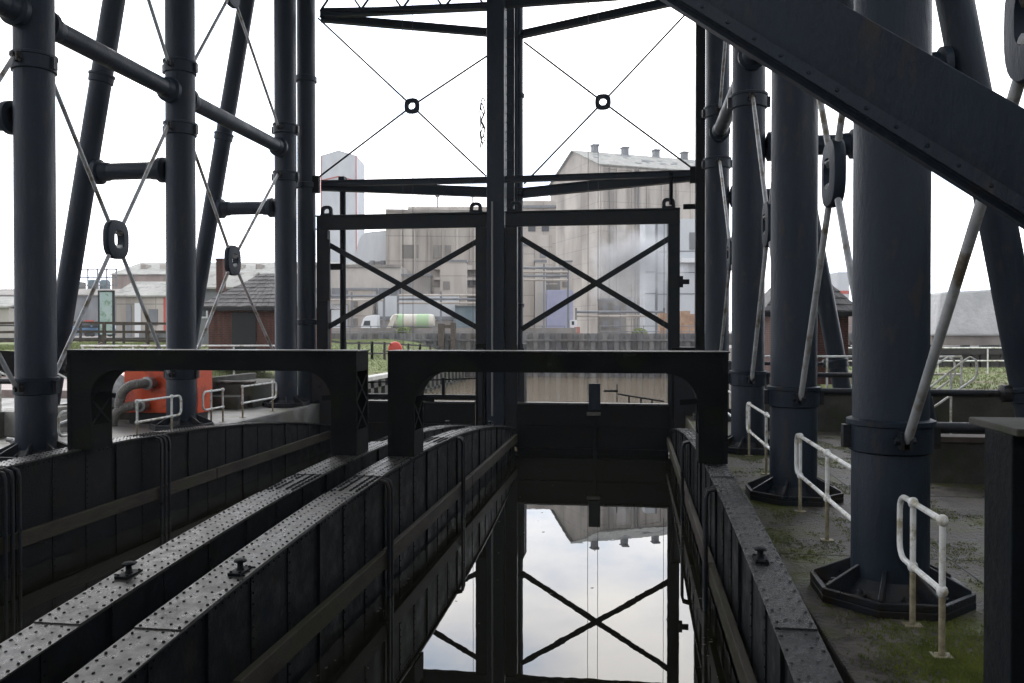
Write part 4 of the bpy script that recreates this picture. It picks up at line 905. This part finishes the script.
for k, (su, sz, ww, hh) in enumerate(((5, 9, 4, 3), (14, 8, 3, 7), (20, 4, 5, 6), (10, 4.0, 4, 5), (27, 5, 3, 6))): bld_box(bb, a - v * .2 + u * su, u, ww, v, .2, sz, sz + hh)
bb.build('opening', M['metald'], t)
# vertical tie strings of pipes on wall
bb = B()
for su in (2.2, 8.9, 9.6, 18.2): c = a - v * .45 + u * su; bb.tube((c.x, c.y, ZG), (c.x, c.y, ze - .5), .2, 8)
bb.build('downpipe', M['bconc_dark'], t, smooth=True)

def simple_block(name, label, px0, px1, dpt, depth, ytop, m, cat='building', yb=None, rot=0.0, parts=None):
    """block whose camera-side face spans px0..px1 at depth dpt, rising to pixel row ytop"""
    a = cw(lat(px0, dpt), dpt); c = cw(lat(px1, dpt), dpt); c2 = c + cf * rot * (c - a).length; uu = (c2 - a).normalized(); vv = Vector((-uu.y, uu.x, 0))
    L_ = (c2 - a).length; z0 = 3.3 if yb is None else H + (332 - yb) * dpt / F; z1 = H + (332 - ytop) * dpt / F
    t = thing(name, label, cat, (a.x, a.y, z0)); b = B(); bld_box(b, a, uu, L_, vv, depth, z0, z1); b.build('wall', M[m], t)
    t['_'] = 0; del t['_']
    return t, a, uu, vv, L_, z0, z1
def windows(t, a, uu, vv, xs, zs, w_, h_, m='glass', nm='window'):
    for x in xs:
        for z in zs:
            b = B(); bld_box(b, a - vv * .1 + uu * x, uu, w_, vv, .1, z, z + h_); b.build(nm, M[m], t)
# tall grey tower with red trim
t, a, uu, vv, L_, z0, z1 = simple_block('clad_tower', 'tall pale grey clad tower with thin red edges at the left', 321, 357, 170, 9, 156, 'metalp', 'tower')
b = B()
for x in (0, L_ - .18): bld_box(b, a - vv * .12 + uu * x, uu, .18, vv, .12, z0, z1)
zz = z1 - 5.2
c0 = a - vv * .12 + Vector((0, 0, zz)); c1 = a - vv * .12 + uu * L_ / 2 + Vector((0, 0, zz + .9)); c2 = a - vv * .12 + uu * L_ + Vector((0, 0, zz)); b.bar(c0, c1, .1, .2).bar(c1, c2, .1, .2)
b.build('trim', M['redtrim'], t)
e1 = a + uu * L_ / 2; top = z1
b = B().prism([(a.x, a.y, top), ((a + uu * L_).x, (a + uu * L_).y, top), (e1.x, e1.y, top + 1.1)], tuple(vv * 9)); b.build('roof', M['metalp'], t)
# main concrete block behind left gate
t, a, uu, vv, L_, z0, z1 = simple_block('concrete_mill', 'stained concrete mill block with a few windows behind the left gate', 386, 500, 112, 14, 212, 'bconc', rot=.1)
windows(t, a, uu, vv, (2.0, 6.4), (z0 + 10.6,), 2.4, 1.8, 'bconc_dark'); windows(t, a, uu, vv, (3.4,), (z0 + 6.3, z0 + 3.4), 1.6, 2.0, 'metald')
b = B()
for k in range(8): bld_box(b, a - vv * .3 + uu * (1.9 * k), uu, .3, vv, .3, z0, z1 - .4)
b.build('pilaster', M['bconc'], t)
for zz, hh in ((z0 + 9.0, .6), (z0 + 5.5, 1.0), (z0 + 7.6, .35)): b = B(); bld_box(b, a - vv * 1.4 + uu * 6.5, uu, L_ - 6.5, vv, 1.4, zz, zz + hh); b.build('ledge', M['bconc_pale'], t)
b = B(); bld_box(b, a - vv * .2 + uu * 11, uu, L_ - 11, vv, .2, z0 + 7.0, z0 + 8.1); b.build('opening', M['metald'], t)
b = B(); bld_box(b, a - vv * .2, uu, L_, vv, .2, z1, z1 + .35); b.build('parapet', M['bconc_dark'], t)
t, a, uu, vv, L_, z0, z1 = simple_block('rooftop_block', 'flat pale block on the skyline above the left gate', 408, 498, 140, 12, 207, 'bconc_pale')
b = B()
for k in (5, 11, 14.5): c = a + uu * k; b.tube((c.x, c.y, z1), (c.x, c.y, z1 + 3.2), .12, 6); b.box(c.x - .35, c.x + .35, c.y - .1, c.y + .1, z1 + 1.6, z1 + 1.9)
b.build('mast', M['metald'], t)
t, a, uu, vv, L_, z0, z1 = simple_block('skyline_plant', 'pale plant room with pipe rack left of the silo building', 522, 556, 135, 12, 201, 'bconc_pale')
b = B(); bld_box(b, a - vv * .4, uu, L_, vv, .4, z1 - 1.2, z1 - .8); b.build('ledge', M['metald'], t)
windows(t, a, uu, vv, (1, 3.2), (z1 - 5,), 1.2, 1.4)
t, a, uu, vv, L_, z0, z1 = simple_block('processing_house', 'sooty lower processing house with pipe galleries left of the lilac tarpaulin', 519, 560, 108, 10, 268, 'bconc_dark')
for k in range(6): b = B(); bld_box(b, a - vv * 1.0 + uu * .2, uu, L_ - .4, vv, .2, z0 + 1 + k * 1.15, z0 + 1.12 + k * 1.15); b.build('pipe_run', M['bconc_pale'], t)
b = B()
for k in range(5): bld_box(b, a - vv * 1.05 + uu * (k * 1.25), uu, .14, vv, .14, z0, z1)
b.build('rack_post', M['metald'], t)
t, a, uu, vv, L_, z0, z1 = simple_block('annex', 'beige concrete annex against the silo gable', 524, 552, 116, 10, 235, 'bconc_pale')
windows(t, a, uu, vv, (.6, 2.2), (z1 - 3.2, z1 - 5.6), .9, 1.2, 'metald')
# conveyor / curved duct house
a = cw(lat(352, 122), 122); c = cw(lat(388, 122), 122)
t = thing('duct_house', 'curved grey sheet metal duct housing beside the concrete mill', 'duct', (a.x, a.y, 3.3)); dirv = (c - a).normalized(); L_ = (c - a).length
zc = H + (332 - 250) * 122 / F; b = B(); n_ = 10
pts = [(a + dirv * (0.5 + 1.8 * (1 - math.cos(PI / 2 * k / n_)))) + Vector((0, 0, zc - 2.0 + 4.6 * math.sin(PI / 2 * k / n_))) for k in range(n_ + 1)] + [c + Vector((0, 0, zc + 2.9)), c + Vector((0, 0, zc - 1.6))]
b.prism(pts, tuple(cf * 6)); b.build('housing', M['metalp'], t)
b = B().tube((a + dirv * 3) + Vector((0, 0, 3.3)), (a + dirv * 3) + Vector((0, 0, zc - 1.6)), .4, 8).tube((a + dirv * 4.6) + Vector((0, 0, 3.3)), (a + dirv * 4.6) + Vector((0, 0, zc - 1.6)), .4, 8); b.build('leg', M['metald'], t)
# low beige works
t, a, uu, vv, L_, z0, z1 = simple_block('low_works', 'low beige works with a long dark window band behind the left gate', 306, 401, 104, 12, 266, 'beige')
for k in range(8): windows(t, a, uu, vv, (0.3 + k * 1.48,), (z0 + 4.6,), 1.35, 1.5, 'metald')
b = B(); bld_box(b, a - vv * .25, uu, L_, vv, .25, z1 - .2, z1 + .15); b.build('gutter', M['bconc_dark'], t)
windows(t, a, uu, vv, (1, 4, 8.6), (z0,), 2.2, 2.6, 'bconc_dark', 'doorway')
t, a, uu, vv, L_, z0, z1 = simple_block('clad_store', 'pale blue clad store behind the cream tanker', 378, 458, 100, 6, 296, 'metalp')
b = B(); bld_box(b, a - vv * .25, uu, L_, vv, .25, z0 + 2.1, z0 + 2.45); b.build('canopy', M['metald'], t); windows(t, a, uu, vv, (.3, 3.3, 6.4), (z0,), 2.7, 2.0, 'bconc_dark', 'doorway')
t, a, uu, vv, L_, z0, z1 = simple_block('teal_store', 'teal grey sheet store right of the tanker', 455, 492, 99, 6, 306, 'teal')
b = B(); bld_box(b, a - vv * .3, uu, L_, vv, 6.3, z1, z1 + .15); b.build('roof', M['asb'], t)
t, a, uu, vv, L_, z0, z1 = simple_block('white_store', 'small pale store by the left gate post', 306, 346, 98, 5, 305, 'metalp'); b = B(); bld_box(b, a - vv * .2, uu, L_, vv, 5.4, z1, z1 + .12); b.build('roof', M['asb'], t)
# grey metal silos on the right of the silo building
for i, (p0, p1, dp, yt, lb) in enumerate(((645, 657, 96, 216, 'slim pale metal silo tower left of the right gate post'), (657, 668.5, 98, 222, 'second slim metal silo tower touching the right gate post'), (679, 712, 97, 219, 'pale clad tower between right gate post and guide column'))):
    t, a, uu, vv, L_, z0, z1 = simple_block('silo_tower', lb, p0, p1, dp, 4, yt, 'metalp', 'silo')
    b = B(); bld_box(b, a - vv * .12 + uu * (L_ * .85), uu, .25, vv, .12, z0, z1)
    for q_ in range(4): bld_box(b, a - vv * .06, uu, L_, vv, .06, z0 + 2.5 * (q_ + 1), z0 + 2.5 * (q_ + 1) + .1)
    b.build('rib', M['metald'], t)
    if i == 2: bb = B(); bld_box(bb, a - vv * 1.2, uu, L_, vv, 1.2, z1 - 5.2, z1 - 4.7); bb.build('canopy', M['white'], t); windows(t, a, uu, vv, (1.2,), (z1 - 3.6,), 1.8, 2.0, 'metald')
# tarpaulin, brick stacks, small clutter
t, a, uu, vv, L_, z0, z1 = simple_block('tarpaulin_store', 'lilac blue tarpaulin covered store by the silo building', 547, 573, 97, 3.5, 290, 'lilac')
b = B(); 
for k in range(9): bld_box(b, a - vv * .08 + uu * (k * L_ / 9 + .1), uu, .12, vv, .08, z0, z1 - .1)
b.build('fold', M['lilac'], t)
for i, (p0, p1, yt, m) in enumerate(((660, 667, 313, 'orange'), (681, 690, 311, 'orange'), (690, 697, 314, 'orange'), (575, 580, 327, 'scrapred'), (541, 547, 328, 'scrapred'))):
    lb = ['orange stack of bricks left of the right gate post', 'orange stack of bricks right of the right gate post', 'orange stack of bricks against the guide column', 'brownish red crate at the foot of the silo building', 'red crate beside the lilac tarpaulin'][i]
    t, a, uu, vv, L_, z0, z1 = simple_block('brick_stack' if m == 'orange' else 'crate', lb, p0, p1, 88, 1.2, yt, m, 'stack')
    b = B(); bld_box(b, a - vv * .05 - uu * .04, uu, L_ + .08, vv, 1.3, z0, z0 + .12); b.build('pallet', M['brownwood'], t)
t, a, uu, vv, L_, z0, z1 = simple_block('white_box_van', 'small white van beside the lilac tarpaulin', 571, 577, 90, 2.4, 320, 'white', 'van', yb=330)
b = B(); bld_box(b, a - vv * .02 + uu * .08, uu, L_ * .4, vv, .05, z0 + .55, z0 + .95); b.build('window', M['glass'], t)
b = B().lathe(a + uu * .15 + Vector((0, 0, z0)), [(0.2, -.1), (.2, .1)], 12, vv).lathe(a + uu * (L_ - .15) + Vector((0, 0, z0)), [(0.2, -.1), (.2, .1)], 12, vv); b.build('wheel', M['rubber'], t)
tag(B().box(-38, -5, 75.0, 75.4, 3.3, 4.25).build('yard_wall', M['bconc_dark']), 'low sooty wall in front of the lorries on the far bank', 'wall')
def pipe_bridge(label, px0, px1, dpt, yrow, n, m='metald'):
    a = cw(lat(px0, dpt), dpt); c = cw(lat(px1, dpt), dpt); z = H + (332 - yrow) * dpt / F
    t = thing('pipe_bridge', label, 'pipe bridge', (a.x, a.y, 3.3)); a.z = c.z = z
    for k in range(n): o_ = Vector((0, 0, k * .45)); B().tube(a + o_, c + o_, .14, 8).build('pipe', M[m if k % 2 else 'bconc_pale'], t, smooth=True)
    k_ = max(2, int((c - a).length / 4))
    for k in range(k_ + 1):
        q = a.lerp(c, k / k_); B().bar((q.x, q.y, 3.3), (q.x, q.y, z + n * .45), .22, .22).build('trestle', M['metald'], t)
pipe_bridge('pipe bridge low across the concrete mill', 398, 484, 96, 303, 3)
pipe_bridge('pipe bridge high against the processing house', 520, 568, 92, 280, 4)
pipe_bridge('pipe bridge at the foot of the silo building', 576, 664, 92, 316, 2)
pipe_bridge('pipe bridge in front of the low beige works', 320, 384, 93, 300, 2)
for i, (p0, p1, dp, yt, m, lb) in enumerate(((402, 430, 101, 276, 'bconc_dark', 'sooty lean-to against the middle of the concrete mill'), (440, 466, 102, 262, 'bconc_pale', 'pale stair block against the right part of the concrete mill'), (523, 534, 100, 246, 'bconc_pale', 'narrow pale stepped block just right of the centre column'),
      (535, 546, 99, 262, 'beige', 'beige stepped block left of the lilac tarpaulin'), (600, 626, 120, 300, 'bconc_dark', 'sooty shed at the foot of the silo building'), (560, 572, 140, 262, 'beige', 'beige lift shaft rising behind the lilac tarpaulin'), (348, 372, 99, 290, 'bconc_pale', 'pale flat-roofed office left of the lorry cab'))):
    t, a, uu, vv, L_, z0, z1 = simple_block('works_block', lb, p0, p1, dp, 3, yt, m)
    b = B(); bld_box(b, a - vv * .15 - uu * .1, uu, L_ + .2, vv, 3.3, z1, z1 + .25); b.build('roof', M['metald'], t)
    zz = z0 + 1.2
    while zz < z1 - 1.6:
        windows(t, a, uu, vv, [x_ * 1.6 + .4 for x_ in range(int((L_ - .4) / 1.6))], (zz,), .8, 1.0, 'bconc_dark' if m != 'bconc_dark' else 'metald'); zz += 2.3
def bush(px, dpt, h, label):
    q = cw(lat(px, dpt), dpt); z = 3.35; t = thing('bush', label, 'bush', (q.x, q.y, z), 'bushes on the far bank'); rnd = random.Random(px); b = B()
    for _ in range(700):
        v_ = Vector((rnd.gauss(0, 1), rnd.gauss(0, 1), rnd.gauss(0, 1))).normalized() * rnd.uniform(.5, 1.0); v_ = Vector((v_.x * h * .8, v_.y * h * .6, h * .5 + v_.z * h * .5)); c_ = Vector((q.x, q.y, z)) + v_
        a1 = Vector((rnd.uniform(-1, 1), rnd.uniform(-1, 1), rnd.uniform(-1, 1))).normalized(); a2 = a1.orthogonal().normalized(); k_ = rnd.uniform(.06, .15)
        b.add([c_ - a1 * k_, c_ + a2 * k_ * .6, c_ + a1 * k_, c_ - a2 * k_ * .6], [(0, 1, 2, 3)])
    b.build('foliage', M['blades'], t); b = B()
    for k in range(4): b.tube((q.x, q.y, z - .1), (q.x + rnd.uniform(-.4, .4) * h, q.y, z + h * .6), .05, 5)
    b.build('stem', M['brownwood'], t)
bush(22, 80, 1.6, 'dark bush behind the leftmost column'); bush(230, 78, 1.5, 'bush behind the brick hut'); bush(404, 77, 1.0, 'small bush on the far bank below the tanker'); bush(640, 78, .9, 'small bush on the far bank left of the right gate post'); bush(912, 70, 1.7, 'bush behind the thickest column')
# yard guard rails on the piling
for (xa_, xb_, lb) in ((-30, -6, 'thin metal guard rail above the piling on the left'), (-3, 22, 'thin metal guard rail above the piling on the right')):
    t = thing('guard_rail', lb, 'guard rail', (xa_, 74, 3.4)); B().tube((xa_, 74, 4.4), (xb_, 74, 4.4), .04, 6).tube((xa_, 74, 3.9), (xb_, 74, 3.9), .04, 6).build('rails', M['metald'], t)
    n_ = int((xb_ - xa_) / 2)
    for k in range(n_ + 1): x = xa_ + 2 * k; B().tube((x, 74, 3.3), (x, 74, 4.45), .045, 6).build('post', M['metald'], t)

# lorry cab and tanker
p = cw(lat(361, 88), 88, 3.35)
def veh_local(b_fn, name, m, t, base): pass
def lorry(label):
    t = thing('lorry_cab', label, 'lorry', p); U = cr; V = cf
    def Q(x, y, z): v_ = p + U * x * .9 + V * y; return (v_.x, v_.y, 3.35 + z * .8)
    prof = [(0, .7), (0.0, 1.5), (0.25, 2.35), (0.6, 2.75), (1.85, 2.95), (1.85, .7)]
    B().prism([Q(x, 0, z) for x, z in prof], tuple(V * 2.2)).build('cab', M['white'], t, bevel=.06)
    B().prism([Q(x, -.02, z) for x, z in ((.25, 1.5), (.42, 2.15), (1.1, 2.15), (1.1, 1.5))], tuple(V * .03)).build('side_window', M['glass'], t)
    b = B(); b.prism([Q(x, .15, z) for x, z in ((-.02, 1.45), (.22, 2.3), (.3, 2.3), (.06, 1.45))], tuple(V * 1.9)); b.build('windscreen', M['glass'], t)
    B().prism([Q(x, .1, z) for x, z in ((.1, .45), (.1, .75), (3.4, .75), (3.4, .45))], tuple(V * 2)).build('chassis', M['dark'], t)
    for x in (.75, 2.9): B().lathe(Q(x, 0, .5), [(0.5, 0), (0.5, .3)], 16, V).build('wheel', M['rubber'], t, smooth=True)
lorry('white lorry cab parked behind the left gate bracing')
p2 = cw(lat(384, 88), 88, 3.35)
t = thing('tanker_trailer', 'cream tanker trailer with green marks parked behind the lorry cab', 'tanker', p2)
def Q(x, y, z): v_ = p2 + cr * x + cf * y; return Vector((v_.x, v_.y, 3.35 + z * .95))
B().lathe(Q(1.0, 1.2, 1.75), [(0.4, -.5), (0.7, -.2), (0.8, 0), (0.8, 3.9), (.7, 4.2), (0.4, 4.3)], 20, cr).build('tank', M['cream'], t, smooth=True)
B().prism([Q(-.1, .3, .4), Q(.6, .3, .4), Q(1.4, .3, 2.5), Q(1.0, .3, 2.5)], tuple(cf * 1.8)).build('end_frame', M['cream'], t)
for xx, l_ in ((1.3, .7), (3.4, 1.3)): B().lathe(Q(xx, 1.2, 1.75), [(0.812, 0), (0.812, l_)], 20, cr).build('green_mark', M['green'], t, smooth=True)
B().prism([Q(.2, .3, .55), Q(5.2, .3, .55), Q(5.2, .3, .85), Q(.2, .3, .85)], tuple(cf * 1.8)).build('chassis', M['dark'], t)
for x in (3.2, 4.2, .9): B().lathe(Q(x, .2, .45), [(0.45, 0), (0.45, .3)], 16, cf).build('wheel', M['rubber'], t, smooth=True)

# steam
m = bpy.data.materials.new('steam'); m.use_nodes = True; nt = m.node_tree; nt.nodes.remove(nt.nodes['Principled BSDF']); pv = nt.nodes.new('ShaderNodeVolumePrincipled'); pv.inputs['Color'].default_value = (.95, .95, .97, 1)
tc = nt.nodes.new('ShaderNodeTexCoord'); nz = nt.nodes.new('ShaderNodeTexNoise'); nz.inputs['Scale'].default_value = 2.2; nz.inputs['Detail'].default_value = 4; nt.links.new(tc.outputs['Object'], nz.inputs['Vector'])
ln = nt.nodes.new('ShaderNodeVectorMath'); ln.operation = 'LENGTH'; nt.links.new(tc.outputs['Object'], ln.inputs[0])
s1 = nt.nodes.new('ShaderNodeMath'); s1.operation = 'MULTIPLY_ADD'; nt.links.new(nz.outputs[0], s1.inputs[0]); s1.inputs[1].default_value = 2.2; s1.inputs[2].default_value = -0.42
s2 = nt.nodes.new('ShaderNodeMath'); s2.operation = 'SUBTRACT'; nt.links.new(s1.outputs[0], s2.inputs[0]); nt.links.new(ln.outputs['Value'], s2.inputs[1])
s3 = nt.nodes.new('ShaderNodeMath'); s3.operation = 'MULTIPLY'; s3.use_clamp = False; nt.links.new(s2.outputs[0], s3.inputs[0]); s3.inputs[1].default_value = 1.2
s4 = nt.nodes.new('ShaderNodeMath'); s4.operation = 'MAXIMUM'; nt.links.new(s3.outputs[0], s4.inputs[0]); s4.inputs[1].default_value = 0
nt.links.new(s4.outputs[0], pv.inputs['Density']); nt.links.new(pv.outputs[0], nt.nodes['Material Output'].inputs['Volume'])
c = cw(lat(632, 84), 84, H + (332 - 262) * 84 / F)
o = B().lathe((0, 0, 0), [(0.05, -1), (.6, -.8), (1, 0), (.6, .8), (.05, 1)], 20).build('steam_plume', m); o.location = c; o.scale = (6.5, 3.0, 6.0); o.rotation_euler = (0, R(25), 0); tag(o, 'white steam drifting in front of the silo building', 'steam', kind='stuff')

# ------------------------------------------------------------------ left background works
def shed(name, label, px0, px1, dpt, depth, yeave, yridge, mw, mr, cat='shed', doors=()):
    t, a, uu, vv, L_, z0, z1 = simple_block(name, label, px0, px1, dpt, depth, yeave, mw, cat)
    zr_ = H + (332 - yridge) * (dpt + depth / 2) / F
    a0 = a - uu * .3 - vv * .3; q0 = a + uu * (L_ + .3) - vv * .3; g0 = a - uu * .3 + vv * depth / 2; g1 = a + uu * (L_ + .3) + vv * depth / 2; a1 = a - uu * .3 + vv * (depth + .3); q1 = a + uu * (L_ + .3) + vv * (depth + .3)
    b = B().prism([(a0.x, a0.y, z1), (q0.x, q0.y, z1), (g1.x, g1.y, zr_), (g0.x, g0.y, zr_)], (0, 0, .15)).prism([(a1.x, a1.y, z1), (q1.x, q1.y, z1), (g1.x, g1.y, zr_), (g0.x, g0.y, zr_)], (0, 0, .15))
    rf = b.build('roof', M[mr], t)
    b = B().prism([(a.x, a.y, z1 - .02), ((a + vv * depth).x, (a + vv * depth).y, z1 - .02), (g0.x + .3 * uu.x, g0.y + .3 * uu.y, zr_ - .02)], tuple(uu * .1)); b.build('gable', M[mw], t)
    for (d0, d1, dz0, dz1, dm) in doors: b = B(); bld_box(b, a - vv * .1 + uu * (L_ * d0), uu, L_ * (d1 - d0), vv, .1, z0 + (z1 - z0) * dz0, z0 + (z1 - z0) * dz1); b.build('door', M[dm], t)
    return t, a, uu, vv, L_, z0, z1, rf, zr_
r_ = shed('long_factory', 'long brown brick factory with pale patched roof on the left skyline', 112, 420, 150, 26, 275, 263, 'bbrick', 'asb', 'factory')
for k in range(14):
    su = 3 + k * 3.6; c = r_[1] + r_[2] * su + r_[3] * 5; bb = B(); bld_box(bb, c, r_[2], 1.0, r_[3], 2.4, r_[6] + (r_[8] - r_[6]) * .35 + .2, r_[6] + (r_[8] - r_[6]) * .6 + .4); bb.build('skylight', M['bconc'], r_[7])
shed('grey_workshop', 'grey workshop with pale roof and tall doors behind the information board', 116, 176, 84, 9, 297, 283, 'bconc', 'asb', 'workshop', ((.18, .26, 0, .8, 'metald'), (.32, .42, 0, .85, 'white'), (.8, .88, 0, 1, 'redtrim'), (.55, .7, .3, .7, 'metald')))
shed('grey_workshop', 'second grey workshop partly behind the column by the pump', 176, 232, 92, 10, 290, 282, 'bconc_dark', 'metalp', 'workshop', ((.2, .35, 0, .6, 'metald'),))
shed('dark_warehouse', 'long dark warehouse behind the parked cars on the left', -40, 116, 110, 10, 296, 290, 'metald', 'bconc_dark', 'warehouse', ((.55, .62, 0, .4, 'bbrick'), (.8, .86, 0, .4, 'redtrim'), (.3, .36, 0, .5, 'bconc')))
shed('pale_shed', 'pale low shed at the left photo edge', -30, 9, 78, 8, 308, 298, 'beige', 'asb')
t, a, uu, vv, L_, z0, z1 = simple_block('pipe_gallery', 'steel pipe gallery with green tanks above the dark warehouse', 78, 118, 118, 4, 292, 'bconc_dark', 'plant')
b = B()
for k in range(5): bld_box(b, a + uu * (k * 1.35), uu, .15, vv, .15, z1, z1 + 3.4)
for k in range(3): bld_box(b, a, uu, L_, vv, .15, z1 + .9 + k * 1.1, z1 + 1.05 + k * 1.1)
b.build('frame', M['metald'], t)
for x in (1.6, 3.3): c = a + uu * x + vv * 1.2; B().lathe((c.x, c.y, z1), [(.7, 0), (.75, .1), (.75, 1.5), (.5, 1.8)], 14).build('tank', M['teal'], t, smooth=True)
t, a, uu, vv, L_, z0, z1 = simple_block('gantry', 'low dark gantry on the skyline beside the leftmost column', 60, 84, 120, 3, 290, 'metald', 'plant')
b = B(); bld_box(b, a + uu * 1.2, uu, 1.6, vv, 2, z1, z1 + 1.2); b.build('cabin', M['bconc_dark'], t)
b = B(); bld_box(b, a - uu * 6, uu, 9, vv, .3, z1 + .3, z1 + .5); b.build('walkway', M['metald'], t)
# parked cars
carcols = {'white': 'white', 'blue': 'blue', 'silver': 'steelm', 'dark': 'metald', 'red': 'reddark'}
def car(px, dpt, cm, label):
    p = cw(lat(px, dpt), dpt, 3.35); t = thing('parked_car', label, 'car', p, 'cars parked by the dark warehouse')
    def Q(x, y, z): v_ = p + cr * x + cf * y; return Vector((v_.x, v_.y, 3.35 + z))
    B().prism([Q(x, 0, z) for x, z in ((0, .35), (0, .8), (.9, .95), (1.5, 1.4), (3.0, 1.42), (3.7, .98), (4.1, .9), (4.1, .35))], tuple(cf * 1.7)).build('body', M[cm], t, bevel=.08)
    B().prism([Q(x, -.02, z) for x, z in ((1.2, .97), (1.6, 1.33), (2.95, 1.34), (3.4, .98))], tuple(cf * 1.74)).build('window', M['glass'], t)
    for x in (.8, 3.3): B().lathe(Q(x, -.02, .32), [(0.32, 0), (0.32, .22)], 14, cf).build('wheel', M['rubber'], t, smooth=True)
for px, cm, l in ((-12, 'white', 'white car parked at the left edge'), (62, 'blue', 'blue car parked just right of the leftmost column'), (80, 'blue', 'light blue car parked left of the information board'), (8, 'steelm', 'silver car parked behind the leftmost column'), (180, 'metald', 'dark car parked behind the column by the pump')):
    car(px, 92, cm, l)
# ------------------------------------------------------------------ right background
t = thing('tarpaulin_shelter', 'large grey tarpaulin shelter beyond the right lawn', 'shelter', at(960, 332, 60))
a = at(941, 290, 60); c = at(1075, 290, 60)
B().prism([(a.x - .4, 60, 3.6), (a.x, 60, 6.6), (c.x, 60, 7.0), (c.x, 60, 3.6)], (0, 2.5, 0)).build('cover', M['tarp'], t, bevel=.15)
B().box(a.x + .2, c.x - .2, 60.3, 71, -2.9, 3.6).build('platform', M['bconc_dark'], t)
t = thing('timber_piling', 'dark timber pile wall beyond the right lawn', 'retaining wall', (14, 46, 1)); b = B(); x = 6.0; rnd = random.Random(3)
while x < 48:
    b.box(x, x + rnd.uniform(.36, .44), 46.0 + rnd.uniform(-.04, .04), 46.3, -2.9, 3.15 + rnd.uniform(-.05, .05)); x += .46
b.box(6, 48, 45.85, 45.97, 2.7, 2.95); b.build('piles', M['pile2'] if 'pile2' in M else M['blackwood'], t)
struct(B().box(5.5, 60, 46.3, 60.2, -2.9, 2.95).build('far_right_bank', M['gravel']))
struct(B().box(9, 60, 44, 46, -2.9, 2.02).build('right_bank_edge', M['grass']))
t, a, uu, vv, L_, z0, z1 = simple_block('lattice_store', 'dark low yard store with slatted wall right of the thickest column', 925, 945, 95, 8, 318, 'bconc_dark')
b = B(); bld_box(b, a - vv * .1, uu, L_, vv, .1, z1 - .3, z1); b.build('roof_edge', M['metalp'], t)
t, a, uu, vv, L_, z0, z1 = simple_block('far_tower', 'pale grey tower glimpsed left of the thickest column', 838, 849, 150, 5, 272, 'metalp', 'tower'); b = B(); bld_box(b, a - vv * .1, uu, L_, vv, .1, z1 - 4, z1 - 3.4); b.build('trim', M['redtrim'], t)
t, a, uu, vv, L_, z0, z1 = simple_block('brown_store', 'brown brick store with pale roof left of the thickest column', 836, 905, 120, 12, 312, 'bbrick'); b = B(); bld_box(b, a - vv * .4 - uu * .4, uu, L_ + .8, vv, 12.8, z1, z1 + .4); b.build('roof', M['asb'], t)
# ------------------------------------------------------------------ small railing on the gate (right of the lifting bracket)
t = thing('gate_handrail', 'thin black handrail sloping down behind the end gate', 'handrail', at(618, 395, 27.2))
z_ = at(618, 392, 27.2)
B().tube(at(604, 391, 27.2), at(618, 391, 27.2), .04, 6).tube(at(617, 384, 27.2), at(617, 402, 27.2), .02, 6).tube(at(618, 394, 27.2), at(664, 401.5, 27.2), .03, 6).build('rail', M['dark'], t)
for px, py in ((629, 396), (641, 398), (652, 400)): B().tube(at(px, py, 27.2), at(px, 412, 27.2), .03, 6).build('baluster', M['dark'], t)
t = thing('walkway_beam', 'low black walkway beam beyond the left end gate', 'walkway', (-7, 28, 1)); B().box(-9.6, -5, 27.6, 27.9, 1.55, 1.72).build('deck_beam', M['black'], t)
b = B()
for x in (-9.4, -7.9, -6.4, -5.1): b.box(x - .05, x + .05, 27.65, 27.75, 1.7, 2.3)
b.bar((-9.6, 27.7, 2.1), (-5, 27.7, 2.3), .05, .05); b.build('rail', M['black'], t)
# ------------------------------------------------------------------ haze
hm = bpy.data.materials.new('haze'); hm.use_nodes = True; nt = hm.node_tree; nt.nodes.remove(nt.nodes['Principled BSDF']); pv = nt.nodes.new('ShaderNodeVolumePrincipled'); pv.inputs['Color'].default_value = (.9, .93, .97, 1); pv.inputs['Density'].default_value = 0.0005
nt.links.new(pv.outputs[0], nt.nodes['Material Output'].inputs['Volume'])
hz = B().box(-340, 340, -60, 360, -4, 75).build('haze', hm); hz['kind'] = 'stuff'
